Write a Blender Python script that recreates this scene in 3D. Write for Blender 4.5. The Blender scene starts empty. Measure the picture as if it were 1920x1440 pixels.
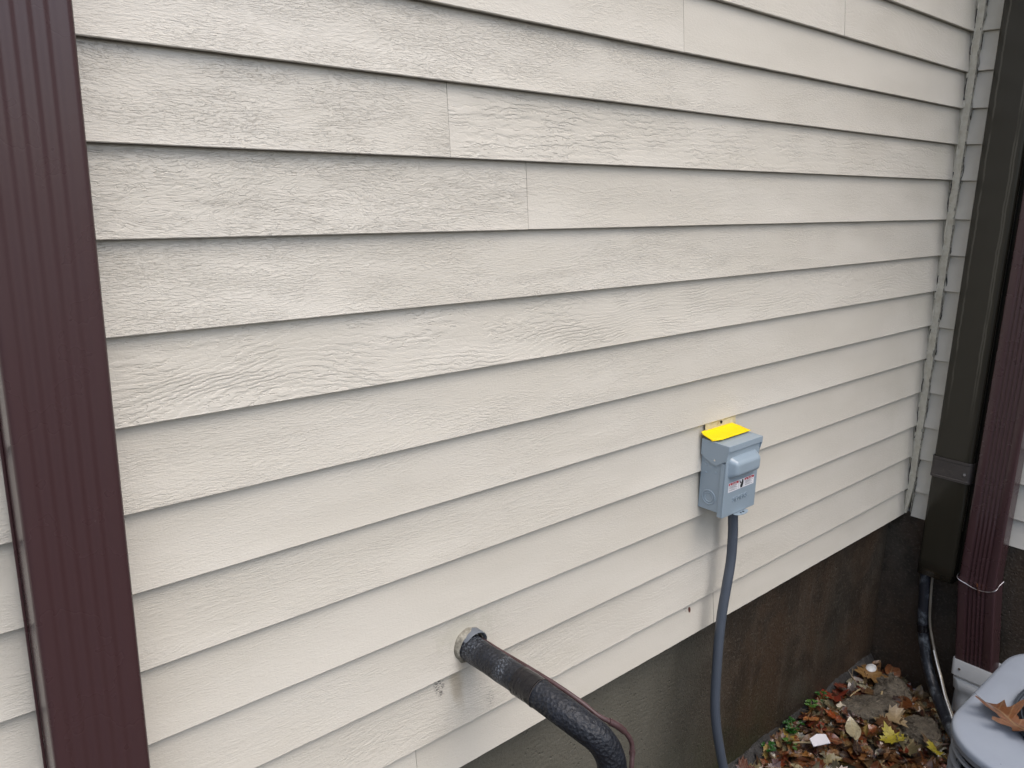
import bpy, math, random
import numpy as np
from mathutils import Vector, Matrix, noise as mnoise
random.seed(11)
scene = bpy.context.scene
COL = scene.collection
R = math.radians

# ------------------------------------------------------------------ camera
cam_d = bpy.data.cameras.new('camera'); cam = bpy.data.objects.new('camera', cam_d); COL.objects.link(cam)
scene.camera = cam
right = Vector((0.7487345, -0.6625734, 0.0198275)); down = Vector((-0.1433128, -0.1910085, -0.9710701)); fwd = Vector((0.6471924, 0.7242322, -0.2379699))
m = Matrix((right, -down, -fwd)).transposed().to_4x4()
m.translation = Vector((-2.563996, -0.954397, 0.986685))
cam.matrix_world = m
cam_d.sensor_fit = 'HORIZONTAL'; cam_d.sensor_width = 36.0
cam_d.lens = 36.0 * 1503.5085 / 1920.0
cam_d.clip_start = 0.02; cam_d.clip_end = 400.0

# ------------------------------------------------------------------ light (overcast)
SUN_EL, SUN_AZ = R(62), R(176)
world = bpy.data.worlds.new('World'); scene.world = world; world.use_nodes = True
nt = world.node_tree; bg = nt.nodes['Background']
sky = nt.nodes.new('ShaderNodeTexSky'); sky.sky_type = 'NISHITA'; sky.sun_disc = False
sky.sun_elevation = SUN_EL; sky.sun_rotation = SUN_AZ; sky.air_density = 1.0; sky.dust_density = 3.0; sky.ozone_density = 1.0
hs = nt.nodes.new('ShaderNodeHueSaturation'); hs.inputs['Saturation'].default_value = 0.80
nt.links.new(sky.outputs[0], hs.inputs['Color']); nt.links.new(hs.outputs[0], bg.inputs[0])
bg.inputs[1].default_value = 0.15
sl = bpy.data.lights.new('sun', 'SUN'); sun = bpy.data.objects.new('sun', sl); COL.objects.link(sun)
sl.energy = 0.65; sl.angle = R(65); sl.color = (1.0, 0.93, 0.81)
sd = Vector((math.sin(SUN_AZ)*math.cos(SUN_EL), math.cos(SUN_AZ)*math.cos(SUN_EL), math.sin(SUN_EL)))
sun.rotation_euler = sd.to_track_quat('Z', 'Y').to_euler()
scene.view_settings.view_transform = 'Standard'; scene.view_settings.look = 'None'
scene.view_settings.exposure = 0.82; scene.view_settings.gamma = 1.0
scene.render.engine = 'CYCLES'

# ------------------------------------------------------------------ node helper
class NB:
    def __init__(s, name):
        s.mat = bpy.data.materials.new(name); s.mat.use_nodes = True
        s.t = s.mat.node_tree; s.b = s.t.nodes['Principled BSDF']
        s._pos = None
    def n(s, typ): return s.t.nodes.new(typ)
    def set(s, sock, v):
        if isinstance(v, bpy.types.NodeSocket): s.t.links.new(v, sock)
        elif v is not None:
            sock.default_value = v
    def m(s, op, a, b=None, c=None, clamp=False):
        k = s.n('ShaderNodeMath'); k.operation = op; k.use_clamp = clamp
        s.set(k.inputs[0], a); s.set(k.inputs[1], b); s.set(k.inputs[2], c); return k.outputs[0]
    def add(s, *a):
        r = a[0]
        for x in a[1:]: r = s.m('ADD', r, x)
        return r
    def mul(s, *a):
        r = a[0]
        for x in a[1:]: r = s.m('MULTIPLY', r, x)
        return r
    def xyz(s, v):
        k = s.n('ShaderNodeSeparateXYZ'); s.set(k.inputs[0], v); return k.outputs
    def vec(s, x, y, z=0.0):
        k = s.n('ShaderNodeCombineXYZ'); s.set(k.inputs[0], x); s.set(k.inputs[1], y); s.set(k.inputs[2], z); return k.outputs[0]
    def obj(s): 
        k = s.n('ShaderNodeTexCoord'); return k.outputs['Object']
    def attr(s, name):
        k = s.n('ShaderNodeAttribute'); k.attribute_name = name; return k.outputs
    def noise(s, v, scale=1.0, detail=2.0, rough=0.5, dist=0.0):
        k = s.n('ShaderNodeTexNoise'); s.set(k.inputs['Vector'], v); k.inputs['Scale'].default_value = scale
        k.inputs['Detail'].default_value = detail; k.inputs['Roughness'].default_value = rough; k.inputs['Distortion'].default_value = dist
        return k.outputs[0]
    def vor(s, v, scale=1.0, feat='F1', out='Distance', rnd=1.0):
        k = s.n('ShaderNodeTexVoronoi'); k.feature = feat; s.set(k.inputs['Vector'], v); k.inputs['Scale'].default_value = scale
        k.inputs['Randomness'].default_value = rnd
        return k.outputs[out]
    def ss(s, x, a, b):          # smooth step a..b
        k = s.n('ShaderNodeMapRange'); k.interpolation_type = 'SMOOTHSTEP'; s.set(k.inputs[0], x)
        k.inputs[1].default_value = a; k.inputs[2].default_value = b; k.inputs[3].default_value = 0; k.inputs[4].default_value = 1
        return k.outputs[0]
    def mix(s, f, a, b):
        k = s.n('ShaderNodeMix'); k.data_type = 'RGBA'; s.set(k.inputs[0], f)
        s.set(k.inputs[6], a if isinstance(a, bpy.types.NodeSocket) else (*a, 1)); s.set(k.inputs[7], b if isinstance(b, bpy.types.NodeSocket) else (*b, 1))
        return k.outputs[2]
    def bump(s, h, dist, strength=1.0, normal=None):
        k = s.n('ShaderNodeBump'); s.set(k.inputs['Height'], h); k.inputs['Distance'].default_value = dist; k.inputs['Strength'].default_value = strength
        if normal: s.set(k.inputs['Normal'], normal)
        return k.outputs[0]
    def out(s, color=None, rough=None, normal=None, metallic=None, spec=None, coat=None, coat_rough=None):
        if color is not None: s.set(s.b.inputs['Base Color'], color if isinstance(color, bpy.types.NodeSocket) else (*color, 1))
        s.set(s.b.inputs['Roughness'], rough); s.set(s.b.inputs['Normal'], normal); s.set(s.b.inputs['Metallic'], metallic)
        s.set(s.b.inputs['Specular IOR Level'], spec); s.set(s.b.inputs['Coat Weight'], coat); s.set(s.b.inputs['Coat Roughness'], coat_rough)
        return s.mat

# ------------------------------------------------------------------ materials
def mat_siding():
    s = NB('painted_hardboard_siding')
    x, y, z = s.xyz(s.obj())
    u = s.add(x, y)
    b = s.attr('board'); bx = s.xyz(b['Vector'])            # x: id, y: raised dash amount, z: cathedral amount
    bid = bx[0]
    c2 = s.xyz(s.attr('grain')['Vector'])                   # x: chip amount, y: fine amount
    U = s.add(u, s.mul(bid, 3.71))
    big = s.noise(s.vec(s.mul(U, 1.6), s.mul(z, 5.0), bid), 1, 2)
    slant = s.mul(s.m('SUBTRACT', s.noise(s.vec(s.mul(U, 4.0), s.mul(z, 14), bid), 1, 2), 0.5), 0.045)
    W = s.add(z, slant)
    d1 = s.ss(s.noise(s.vec(s.mul(U, 105), s.mul(W, 520), bid), 1, 2.5, 0.55), 0.49, 0.56)
    d2 = s.ss(s.noise(s.vec(s.mul(U, 68), s.mul(W, 340), s.add(bid, 9.0)), 1, 2, 0.5), 0.53, 0.58)
    mask = s.ss(big, 0.30, 0.62)
    mask2 = s.ss(s.noise(s.vec(s.mul(U, 9), s.mul(z, 26), s.add(bid, 4.0)), 1, 2), 0.30, 0.60)
    dash = s.mul(s.add(s.mul(d1, 0.8), s.mul(d2, 0.9)), s.add(0.30, s.mul(0.7, mask)), s.add(0.35, s.mul(mask2, 0.65)), bx[1])
    ph = s.add(s.mul(z, 88.0), s.mul(s.noise(s.vec(s.mul(U, 2.6), s.mul(z, 8.0), bid), 1, 1.6, 0.45), 24.0, c2[2]),
               s.mul(s.noise(s.vec(s.mul(U, 45), s.mul(z, 130), bid), 1, 3, .6), 2.2))
    fr = s.m('FRACT', ph)
    ridge = s.mul(s.ss(fr, 0.0, 0.62), s.m('SUBTRACT', 1.0, s.ss(fr, 0.86, 1.0)))
    brk = s.add(0.25, s.mul(0.75, s.ss(s.noise(s.vec(s.mul(U, 10), s.mul(z, 30), s.add(bid, 2.0)), 1, 2), 0.38, 0.6)))
    wave = s.mul(ridge, brk, bx[2], 1.25)
    a1 = s.noise(s.vec(s.mul(U, 6), s.mul(z, 18), s.add(bid, 31)), 1, 1)
    Uw = s.add(U, s.mul(z, s.add(-0.6, s.mul(a1, 1.2))))
    Zw = s.add(z, s.mul(s.m('SUBTRACT', s.noise(s.vec(s.mul(U, 18), s.mul(z, 30), 3.0), 1, 1), 0.5), 0.016))
    ch = s.vor(s.vec(s.mul(Uw, 48), s.mul(Zw, 170), bid), 1.0, 'F1', 'Color')
    ch = s.xyz(ch)[0]
    cm = s.ss(s.noise(s.vec(s.mul(U, 5.5), s.mul(z, 12), s.add(bid, 6.0)), 1, 2), 0.30, 0.50)
    ed = s.vor(s.vec(s.mul(Uw, 48), s.mul(Zw, 170), bid), 1.0, 'DISTANCE_TO_EDGE', 'Distance')
    crack = s.mul(s.m('SUBTRACT', 1.0, s.ss(ed, 0.01, 0.10)), s.ss(s.noise(s.vec(s.mul(U, 50), s.mul(z, 120), 4.0), 1, 2), 0.46, 0.60), -0.6)
    chip = s.mul(s.add(s.mul(ch, 1.5), crack), cm, c2[0], 0.75)
    fine = s.mul(s.noise(s.vec(s.mul(U, 230), s.mul(z, 620), bid), 1, 2, 0.6), c2[1], 0.75)
    saw = s.mul(s.noise(s.vec(s.mul(U, 420), s.mul(z, 14), bid), 1, 1), 0.20, s.ss(s.noise(s.vec(s.mul(U, 6), s.mul(z, 2), bid), 1, 1), 0.45, 0.62))
    roller = s.mul(s.noise(s.vec(s.mul(U, 120), s.mul(z, 160), bid), 1, 2), 0.22)
    h = s.mul(s.add(dash, wave, chip, fine, saw, roller), s.add(0.62, s.mul(0.38, s.m('SUBTRACT', 1.0, s.ss(u, -1.9, -0.8)))))
    # broad waviness of the board face
    h2 = s.noise(s.vec(s.mul(U, 5), s.mul(z, 16), bid), 1, 1)
    n1 = s.bump(h2, 0.003, 0.6)
    nrm = s.bump(h, 0.00064, 1.0, n1)
    # colour: warm off-white paint, gentle grime, stains with their own shape
    base = s.mix(s.ss(s.noise(s.vec(s.mul(U, 3), s.mul(z, 9), bid), 1, 3), 0.3, 0.75), (0.600, 0.562, 0.488), (0.652, 0.614, 0.541))
    base = s.mix(s.mul(s.ss(s.noise(s.vec(s.mul(U, 60), s.mul(z, 200), bid), 1, 3), 0.60, 0.75), 0.10), base, (0.50, 0.47, 0.40))
    # grime inside the grain pits
    pit = s.m('SUBTRACT', 1.0, s.ss(h, 0.05, 0.35))
    base = s.mix(s.mul(pit, 0.03), base, (0.42, 0.37, 0.29))
    # streaks running down below the wall pipe
    def blob(cx, cz, rx, rz, soft=0.6, warp=0.5):
        dx = s.m('DIVIDE', s.m('SUBTRACT', u, cx), rx); dz = s.m('DIVIDE', s.m('SUBTRACT', z, cz), rz)
        r = s.m('SQRT', s.add(s.mul(dx, dx), s.mul(dz, dz)))
        r = s.add(r, s.mul(s.m('SUBTRACT', s.noise(s.vec(s.mul(u, 45), s.mul(z, 30), 1.0), 1, 3, 0.6), 0.5), warp*2))
        return s.m('SUBTRACT', 1.0, s.ss(r, soft, 1.0))
    front = s.m('LESS_THAN', x, -0.05)
    st = s.mul(blob(-1.81, 0.165, 0.018, 0.085, 0.2, 0.5), 0.42, front)
    base = s.mix(st, base, (0.30, 0.22, 0.11))
    st = s.mul(blob(-1.79, 0.25, 0.09, 0.05, 0.1, 0.9), 0.25, front)
    base = s.mix(st, base, (0.36, 0.35, 0.26))
    # dark scuffs
    sc = s.ss(s.noise(s.vec(s.mul(u, 150), s.mul(z, 420), 2.0), 1, 3, 0.7), 0.50, 0.56)
    for cx, cz, rx, rz, am in ((-1.845, 0.166, 0.014, 0.024, 0.9), (-1.745, 0.10, 0.012, 0.022, 0.45), (-1.15, 0.068, 0.012, 0.016, 0.5), (-1.63, 0.10, 0.02, 0.01, 0.35)):
        base = s.mix(s.mul(blob(cx, cz, rx, rz, 0.4, 0.4), sc, am, front), base, (0.06, 0.05, 0.05))
    # gap shade and grime painted as one dark line right under each lap
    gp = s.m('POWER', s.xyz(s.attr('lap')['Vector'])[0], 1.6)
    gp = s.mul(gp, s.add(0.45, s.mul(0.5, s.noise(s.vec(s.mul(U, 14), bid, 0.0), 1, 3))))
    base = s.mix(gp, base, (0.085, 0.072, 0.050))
    # a rusty nail hole near the bottom
    base = s.mix(s.mul(blob(-1.138, 0.0560, 0.0055, 0.008, 0.6, 0.35), front), base, (0.10, 0.025, 0.012))
    # sparse specks, dark insects dirt and white paint drops
    vp = s.vec(s.mul(u, 11), s.mul(z, 11), 5.0)
    dist = s.vor(vp, 1.0); vc = s.xyz(s.vor(vp, 1.0, 'F1', 'Color'))
    spk = s.mul(s.m('LESS_THAN', dist, s.add(0.006, s.mul(vc[1], 0.016))), s.m('GREATER_THAN', vc[0], 0.35))
    base = s.mix(s.mul(spk, 0.8), base, (0.07, 0.06, 0.05))
    vp2 = s.vec(s.mul(u, 9), s.mul(z, 9), 8.0)
    d2_ = s.vor(vp2, 1.0); vc2 = s.xyz(s.vor(vp2, 1.0, 'F1', 'Color'))
    spk2 = s.mul(s.m('LESS_THAN', d2_, s.add(0.01, s.mul(vc2[1], 0.03))), s.m('GREATER_THAN', vc2[0], 0.72), s.m('GREATER_THAN', u, -0.75))
    base = s.mix(spk2, base, (0.86, 0.84, 0.78))
    # patchy darker olive tint, stronger towards the inside corner
    cg = s.mul(s.ss(u, -0.40, -0.0), s.ss(s.noise(s.vec(s.mul(u, 8), s.mul(z, 5), 2.0), 1, 3), 0.35, 0.75), 0.30)
    base = s.mix(cg, base, (0.47, 0.45, 0.35))
    return s.out(base, s.add(0.28, s.mul(big, 0.14)), nrm, spec=0.5, coat=0.30, coat_rough=0.22)

def mat_foundation(green=1.0, brown=1.0):
    s = NB('stained_wet_concrete'); x, y, z = s.xyz(s.obj()); u = s.add(x, y)
    n1 = s.noise(s.vec(s.mul(u, 5), s.mul(z, 1.6), y), 1, 5, 0.6)
    n2 = s.noise(s.vec(s.mul(u, 26), s.mul(z, 2.2), 3.0), 1, 4, 0.6)
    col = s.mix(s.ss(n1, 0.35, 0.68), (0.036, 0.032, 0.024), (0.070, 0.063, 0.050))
    st = s.mul(s.ss(s.noise(s.vec(s.mul(u, 2.6), s.mul(z, 1.0), 7.0), 1, 3), 0.33, 0.55), brown)
    st = s.mul(st, s.ss(u, -1.05, -0.7))
    col = s.mix(s.mul(st, 0.85), col, (0.050, 0.026, 0.012))
    n3 = s.noise(s.vec(s.mul(u, 7), s.mul(z, 6), 9.0), 1, 5, 0.65)
    col = s.mix(s.mul(s.ss(n2, 0.55, 0.72), 0.16), col, (0.12, 0.11, 0.09))
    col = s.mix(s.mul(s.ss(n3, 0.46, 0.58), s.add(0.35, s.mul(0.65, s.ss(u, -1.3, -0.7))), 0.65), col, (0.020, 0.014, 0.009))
    lit = s.mul(s.m('SUBTRACT', 1.0, s.ss(u, -1.35, -0.85)), 0.55)  # corner shade sits in the base tone; concrete away from it painted paler, as lit
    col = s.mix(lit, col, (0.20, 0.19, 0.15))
    gr = s.mul(s.m('SUBTRACT', 1.0, s.ss(z, -0.56, -0.28)), s.ss(s.noise(s.vec(s.mul(u, 4), s.mul(z, 4), 5.0), 1, 3), 0.38, 0.6), 0.75*green)
    gr = s.mul(gr, s.m('SUBTRACT', 1.0, s.ss(u, -0.75, -0.5)))
    col = s.mix(gr, col, (0.022, 0.036, 0.010))
    vp = s.vec(s.mul(u, 26), s.mul(z, 26), 1.0); vd = s.vor(vp, 1.0); vc = s.xyz(s.vor(vp, 1.0, 'F1', 'Color'))
    sp = s.mul(s.m('LESS_THAN', vd, s.add(0.01, s.mul(vc[1], 0.035))), s.m('GREATER_THAN', vc[0], 0.55))
    col = s.mix(s.mul(sp, 0.7), col, (0.34, 0.32, 0.26))
    col = s.mix(s.mul(s.ss(s.noise(s.vec(s.mul(u, 110), s.mul(z, 110), 1.0), 1, 5, 0.7), 0.52, 0.66), 0.55), col, (0.13, 0.115, 0.085))
    h = s.add(s.noise(s.vec(s.mul(u, 120), s.mul(z, 120), 0.0), 1, 4, 0.7), s.mul(n1, 2.0))
    h = s.add(h, s.mul(s.m('SUBTRACT', 1.0, s.ss(s.vor(s.vec(s.mul(u, 60), s.mul(z, 60), 0.0), 1.0), 0.05, 0.2)), -0.6))
    return s.out(col, s.add(0.38, s.mul(n2, 0.35)), s.bump(h, 0.005, 0.9))

def mat_paint(name, col, rough=0.35, spec=0.5, dirt=0.12, coat=0.0, bumpd=0.0003, speck=(0.6, 0.6, 0.6), sp_amount=0.0, coords_scale=1.0):
    s = NB(name); p = s.obj()
    n1 = s.noise(p, 9*coords_scale, 4, 0.6); n2 = s.noise(p, 160*coords_scale, 2, 0.5)
    d = tuple(c*0.72 for c in col)
    c = s.mix(s.mul(s.ss(n1, 0.35, 0.75), dirt*3), col, d)
    if sp_amount:
        vd = s.vor(p, 55*coords_scale); vc = s.xyz(s.vor(p, 55*coords_scale, 'F1', 'Color'))
        sp = s.mul(s.m('LESS_THAN', vd, s.add(0.02, s.mul(vc[1], 0.06))), s.m('GREATER_THAN', vc[0], 1-sp_amount))
        c = s.mix(s.mul(sp, 0.8), c, speck)
    r = s.add(rough, s.mul(s.m('SUBTRACT', n1, 0.5), 0.25))
    return s.out(c, r, s.bump(s.add(s.mul(n1, 4), n2), bumpd, 0.6), spec=spec, coat=coat, coat_rough=0.15)

MS = mat_siding()
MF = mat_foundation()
M_maroon = mat_paint('maroon_enamel', (0.055, 0.026, 0.028), 0.28, 0.5, 0.04, 0.12, 0.00008, (0.45, 0.35, 0.33), 0.10)
M_maroon2 = M_maroon
M_grey = mat_paint('blue_grey_enamel', (0.29, 0.36, 0.42), 0.32, 0.5, 0.06, 0.35, 0.00015)
M_black = mat_paint('black_rubber', (0.02, 0.02, 0.022), 0.55, 0.4, 0.3)
M_tape = mat_paint('black_vinyl_tape', (0.010, 0.009, 0.011), 0.22, 0.5, 0.3, 0, 0.002)
M_sheath = mat_paint('dark_sheathing', (0.03, 0.027, 0.022), 0.9)
M_yellow = mat_paint('yellow_butyl_flashing', (0.93, 0.66, 0.004), 0.55, 0.25, 0.05, 0, 0.0006)
M_white = mat_paint('white_plastic', (0.72, 0.73, 0.72), 0.35, 0.5, 0.10, 0, 0.0006, (0.08, 0.06, 0.05), 0.3)
M_label_w = mat_paint('white_label', (0.78, 0.77, 0.80), 0.5, 0.3, 0.03)
M_label_r = mat_paint('red_label_print', (0.45, 0.02, 0.035), 0.5, 0.3, 0.03)
M_ink = mat_paint('black_label_print', (0.02, 0.02, 0.022), 0.5, 0.3, 0.03)
M_ink2 = mat_paint('grey_label_print', (0.22, 0.22, 0.24), 0.5, 0.3, 0.03)
M_ac = mat_paint('light_grey_cabinet_paint', (0.30, 0.335, 0.395), 0.33, 0.5, 0.07, 0.15, 0.0004, (0.12, 0.11, 0.10), 0.05)
M_ac2 = mat_paint('grey_louvre_paint', (0.19, 0.20, 0.22), 0.42, 0.45, 0.1)
M_dark = mat_paint('dark_interior', (0.012, 0.012, 0.014), 0.7, 0.2, 0.2)
M_wire = mat_paint('dark_coated_wire', (0.05, 0.06, 0.075), 0.35, 0.5, 0.1)
M_strap = mat_paint('dull_brown_plastic', (0.062, 0.053, 0.048), 0.45, 0.4, 0.2, 0, 0.001)
M_steel = NB('zinc_screw').out((0.65, 0.65, 0.66), 0.25, metallic=1.0)
M_wirebright = NB('galvanised_wire').out((0.42, 0.40, 0.42), 0.35, metallic=0.9)

def mat_foam():
    s = NB('black_foam_insulation'); p = s.obj()
    n1 = s.noise(p, 28, 5, 0.65); n2 = s.noise(p, 190, 4, 0.7); n3 = s.noise(p, 75, 4, 0.7, 0.6)
    c = s.mix(s.ss(n1, 0.3, 0.7), (0.006, 0.007, 0.011), (0.013, 0.016, 0.024))
    c = s.mix(s.mul(s.ss(n3, 0.55, 0.68), 0.16), c, (0.06, 0.075, 0.10))
    c = s.mix(s.mul(s.ss(n2, 0.66, 0.73), 0.22), c, (0.11, 0.13, 0.16))
    x, y, z = s.xyz(p)
    for cy, cx, r0 in ((-0.098, -1.81, 0.016), (-0.015, -1.80, 0.03)):
        dy = s.m('SUBTRACT', y, cy); r = s.m('ABSOLUTE', dy)
        msk = s.mul(s.m('SUBTRACT', 1.0, s.ss(r, r0*0.3, r0)), s.ss(s.noise(p, 320, 4, 0.7), 0.50, 0.62), 0.55)
        c = s.mix(msk, c, (0.26, 0.29, 0.33))
    h = s.add(s.mul(n1, 0.7), s.mul(n3, 0.6), s.mul(n2, 0.5), s.mul(s.vor(p, 170), 0.6))
    return s.out(c, s.add(0.30, s.mul(n1, 0.25)), s.bump(h, 0.0030, 0.9), spec=0.5)
M_foam = mat_foam()

def mat_hose():
    s = NB('weathered_black_hose'); p = s.obj()
    n1 = s.noise(p, 22, 5, 0.7)
    c = s.mix(s.ss(n1, 0.48, 0.68), (0.018, 0.020, 0.026), (0.16, 0.18, 0.20))
    return s.out(c, 0.36, s.bump(s.add(n1, s.mul(s.noise(p, 120, 3), 0.5)), 0.003, 0.7))
M_hose = mat_hose()

def mat_copper():
    s = NB('brown_oxidised_copper'); p = s.obj()
    n1 = s.noise(p, 40, 4, 0.6)
    c = s.mix(s.ss(n1, 0.3, 0.7), (0.055, 0.026, 0.026), (0.095, 0.055, 0.058))
    return s.out(c, 0.4, s.bump(n1, 0.0008, 0.5), spec=0.5)
M_copper = mat_copper()

def mat_tube_tan():
    s = NB('dull_tan_tube'); p = s.obj(); n1 = s.noise(p, 30, 3)
    c = s.mix(n1, (0.20, 0.17, 0.12), (0.36, 0.33, 0.28))
    return s.out(c, 0.30, metallic=0.4)
M_tan = mat_tube_tan()

def mat_conduit():
    s = NB('grey_conduit_jacket'); p = s.obj(); n = s.noise(p, 40, 3)
    c = s.mix(s.mul(n, 0.5), (0.074, 0.088, 0.112), (0.055, 0.066, 0.086))
    return s.out(c, 0.42, s.bump(s.noise(p, 25, 2), 0.0015, 0.4), spec=0.45)
M_conduit = mat_conduit()

def mat_cover():
    s = NB('glossy_dark_brown_channel'); x, y, z = s.xyz(s.obj())
    n1 = s.noise(s.vec(s.mul(x, 30), s.mul(y, 30), s.mul(z, 3)), 1, 4, 0.6)
    c = s.mix(n1, (0.024, 0.021, 0.014), (0.027, 0.024, 0.017))
    # dried drip trails that run down the front
    for y0, amp in ((-0.098, 0.006), (-0.162, 0.004), (-0.168, 0.003)):
        w = s.add(y0, s.mul(s.m('SUBTRACT', s.noise(s.vec(0.0, y0*50, s.mul(z, 14)), 1, 4, 0.6), 0.5), amp*2.2))
        d = s.m('ABSOLUTE', s.m('SUBTRACT', y, w))
        line = s.m('SUBTRACT', 1.0, s.ss(d, 0.0010, 0.0032))
        line = s.mul(line, s.ss(z, 0.30, 0.55), s.ss(s.noise(s.vec(1.0, y0*9, s.mul(z, 9)), 1, 2), 0.3, 0.5), 0.42)
        c = s.mix(line, c, (0.13, 0.12, 0.095))
    h = s.add(s.noise(s.vec(s.mul(x, 4), s.mul(y, 10), s.mul(z, 5)), 1, 2), s.mul(s.noise(s.vec(s.mul(x, 60), s.mul(y, 60), s.mul(z, 60)), 1, 2), 0.04))
    return s.out(c, s.add(0.19, s.mul(n1, 0.03)), s.bump(h, 0.0035, 0.7), spec=0.4)
M_cover = mat_cover()

def mat_caulk():
    s = NB('aged_caulk_and_paint'); p = s.obj(); n = s.noise(p, 60, 4, 0.65)
    c = s.mix(s.ss(n, 0.3, 0.7), (0.55, 0.50, 0.39), (0.66, 0.62, 0.52))
    c = s.mix(s.mul(s.ss(s.noise(p, 130, 4, 0.7), 0.63, 0.68), 0.3), c, (0.25, 0.22, 0.16))
    return s.out(c, 0.55, s.bump(s.noise(p, 110, 4, 0.7), 0.002, 0.9))
M_caulk = mat_caulk()

def mat_caulk_dirty():
    s = NB('grimy_caulk'); p = s.obj(); n = s.noise(p, 70, 4, 0.65)
    c = s.mix(s.ss(n, 0.35, 0.65), (0.17, 0.155, 0.12), (0.34, 0.32, 0.265))
    return s.out(c, 0.6, s.bump(s.noise(p, 150, 4, 0.7), 0.002, 0.9))
M_caulk2 = mat_caulk_dirty()

def mat_patch():
    s = NB('bare_caulked_patch'); p = s.obj()
    c = s.mix(s.ss(s.noise(p, 45, 4, 0.6), 0.35, 0.65), (0.52, 0.45, 0.26), (0.62, 0.57, 0.42))
    c = s.mix(s.mul(s.ss(s.noise(p, 70, 3), 0.58, 0.68), 0.6), c, (0.34, 0.25, 0.13))
    return s.out(c, 0.6, s.bump(s.noise(p, 120, 3), 0.001, 0.7))
M_patch = mat_patch()

def mat_ground():
    s = NB('wet_soil'); p = s.obj()
    n = s.noise(p, 7, 6, 0.65); n2 = s.noise(p, 60, 4, 0.7)
    c = s.mix(s.ss(n, 0.35, 0.65), (0.030, 0.022, 0.014), (0.075, 0.062, 0.045))
    c = s.mix(s.mul(s.ss(n2, 0.55, 0.7), 0.5), c, (0.12, 0.10, 0.075))
    return s.out(c, 0.5, s.bump(s.add(n, s.mul(n2, 0.6)), 0.02, 0.9))
M_ground = mat_ground()

def mat_rock():
    s = NB('wet_brown_stone'); p = s.obj()
    n = s.noise(p, 18, 6, 0.7); n2 = s.noise(p, 120, 5, 0.75)
    c = s.mix(s.ss(n, 0.35, 0.65), (0.070, 0.058, 0.042), (0.20, 0.172, 0.13))
    c = s.mix(s.mul(s.ss(n2, 0.5, 0.66), 0.6), c, (0.23, 0.20, 0.155))
    c = s.mix(s.mul(s.ss(s.noise(p, 70, 4, 0.7), 0.56, 0.62), 0.6), c, (0.03, 0.026, 0.022))
    return s.out(c, 0.42, s.bump(s.add(n, s.mul(n2, 0.5), s.mul(s.noise(p, 45, 5, 0.7), 1.2)), 0.012, 0.9))
M_rock = mat_rock()

def mat_lip():
    s = NB('rough_concrete_spill'); p = s.obj()
    n = s.noise(p, 40, 6, 0.75); n2 = s.noise(p, 220, 5, 0.75)
    c = s.mix(s.ss(n, 0.35, 0.65), (0.035, 0.033, 0.031), (0.085, 0.08, 0.076))
    c = s.mix(s.mul(s.ss(n2, 0.54, 0.66), 0.6), c, (0.20, 0.195, 0.185))
    return s.out(c, 0.5, s.bump(s.add(n, n2), 0.008, 0.9))
M_lip = mat_lip()

def mat_leaf():
    s = NB('wet_autumn_leaf'); col = s.attr('col')['Color']
    k = s.n('ShaderNodeUVMap'); k.uv_map = 'UVMap'; uv = s.xyz(k.outputs[0])
    v = uv[1]; au = s.m('ABSOLUTE', uv[0])
    vein = s.m('SUBTRACT', 1.0, s.ss(au, 0.008, 0.028))
    fr = s.m('FRACT', s.mul(s.m('SUBTRACT', v, s.mul(au, 0.9)), 5.0))
    side = s.mul(s.m('SUBTRACT', 1.0, s.ss(s.m('ABSOLUTE', s.m('SUBTRACT', fr, 0.5)), 0.03, 0.09)), 0.5)
    vv = s.m('MAXIMUM', vein, side)
    p = s.obj()
    n = s.noise(p, 90, 4, 0.65)
    dark = s.mix(0.55, col, (0.03, 0.015, 0.008))
    c = s.mix(s.mul(s.ss(n, 0.45, 0.7), 0.6), col, dark)
    c = s.mix(s.mul(vv, 0.30), c, (0.45, 0.33, 0.16))
    return s.out(c, s.add(0.18, s.mul(n, 0.4)), s.bump(s.add(s.mul(vv, 0.5), s.mul(n, 1.0)), 0.0018, 0.8), spec=0.6, coat=0.7, coat_rough=0.12)
M_leaf = mat_leaf()
M_green = mat_paint('green_weed_leaf', (0.018, 0.085, 0.010), 0.35, 0.5, 0.25, 0, 0.001, coords_scale=4)
M_lime = mat_paint('pale_green_weed_leaf', (0.075, 0.17, 0.03), 0.35, 0.5, 0.25, 0, 0.001, coords_scale=4)
M_stick = mat_paint('pale_twig', (0.38, 0.30, 0.17), 0.5, 0.4, 0.2)
M_twig = mat_paint('dark_twig', (0.03, 0.02, 0.015), 0.5, 0.4, 0.2)

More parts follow.
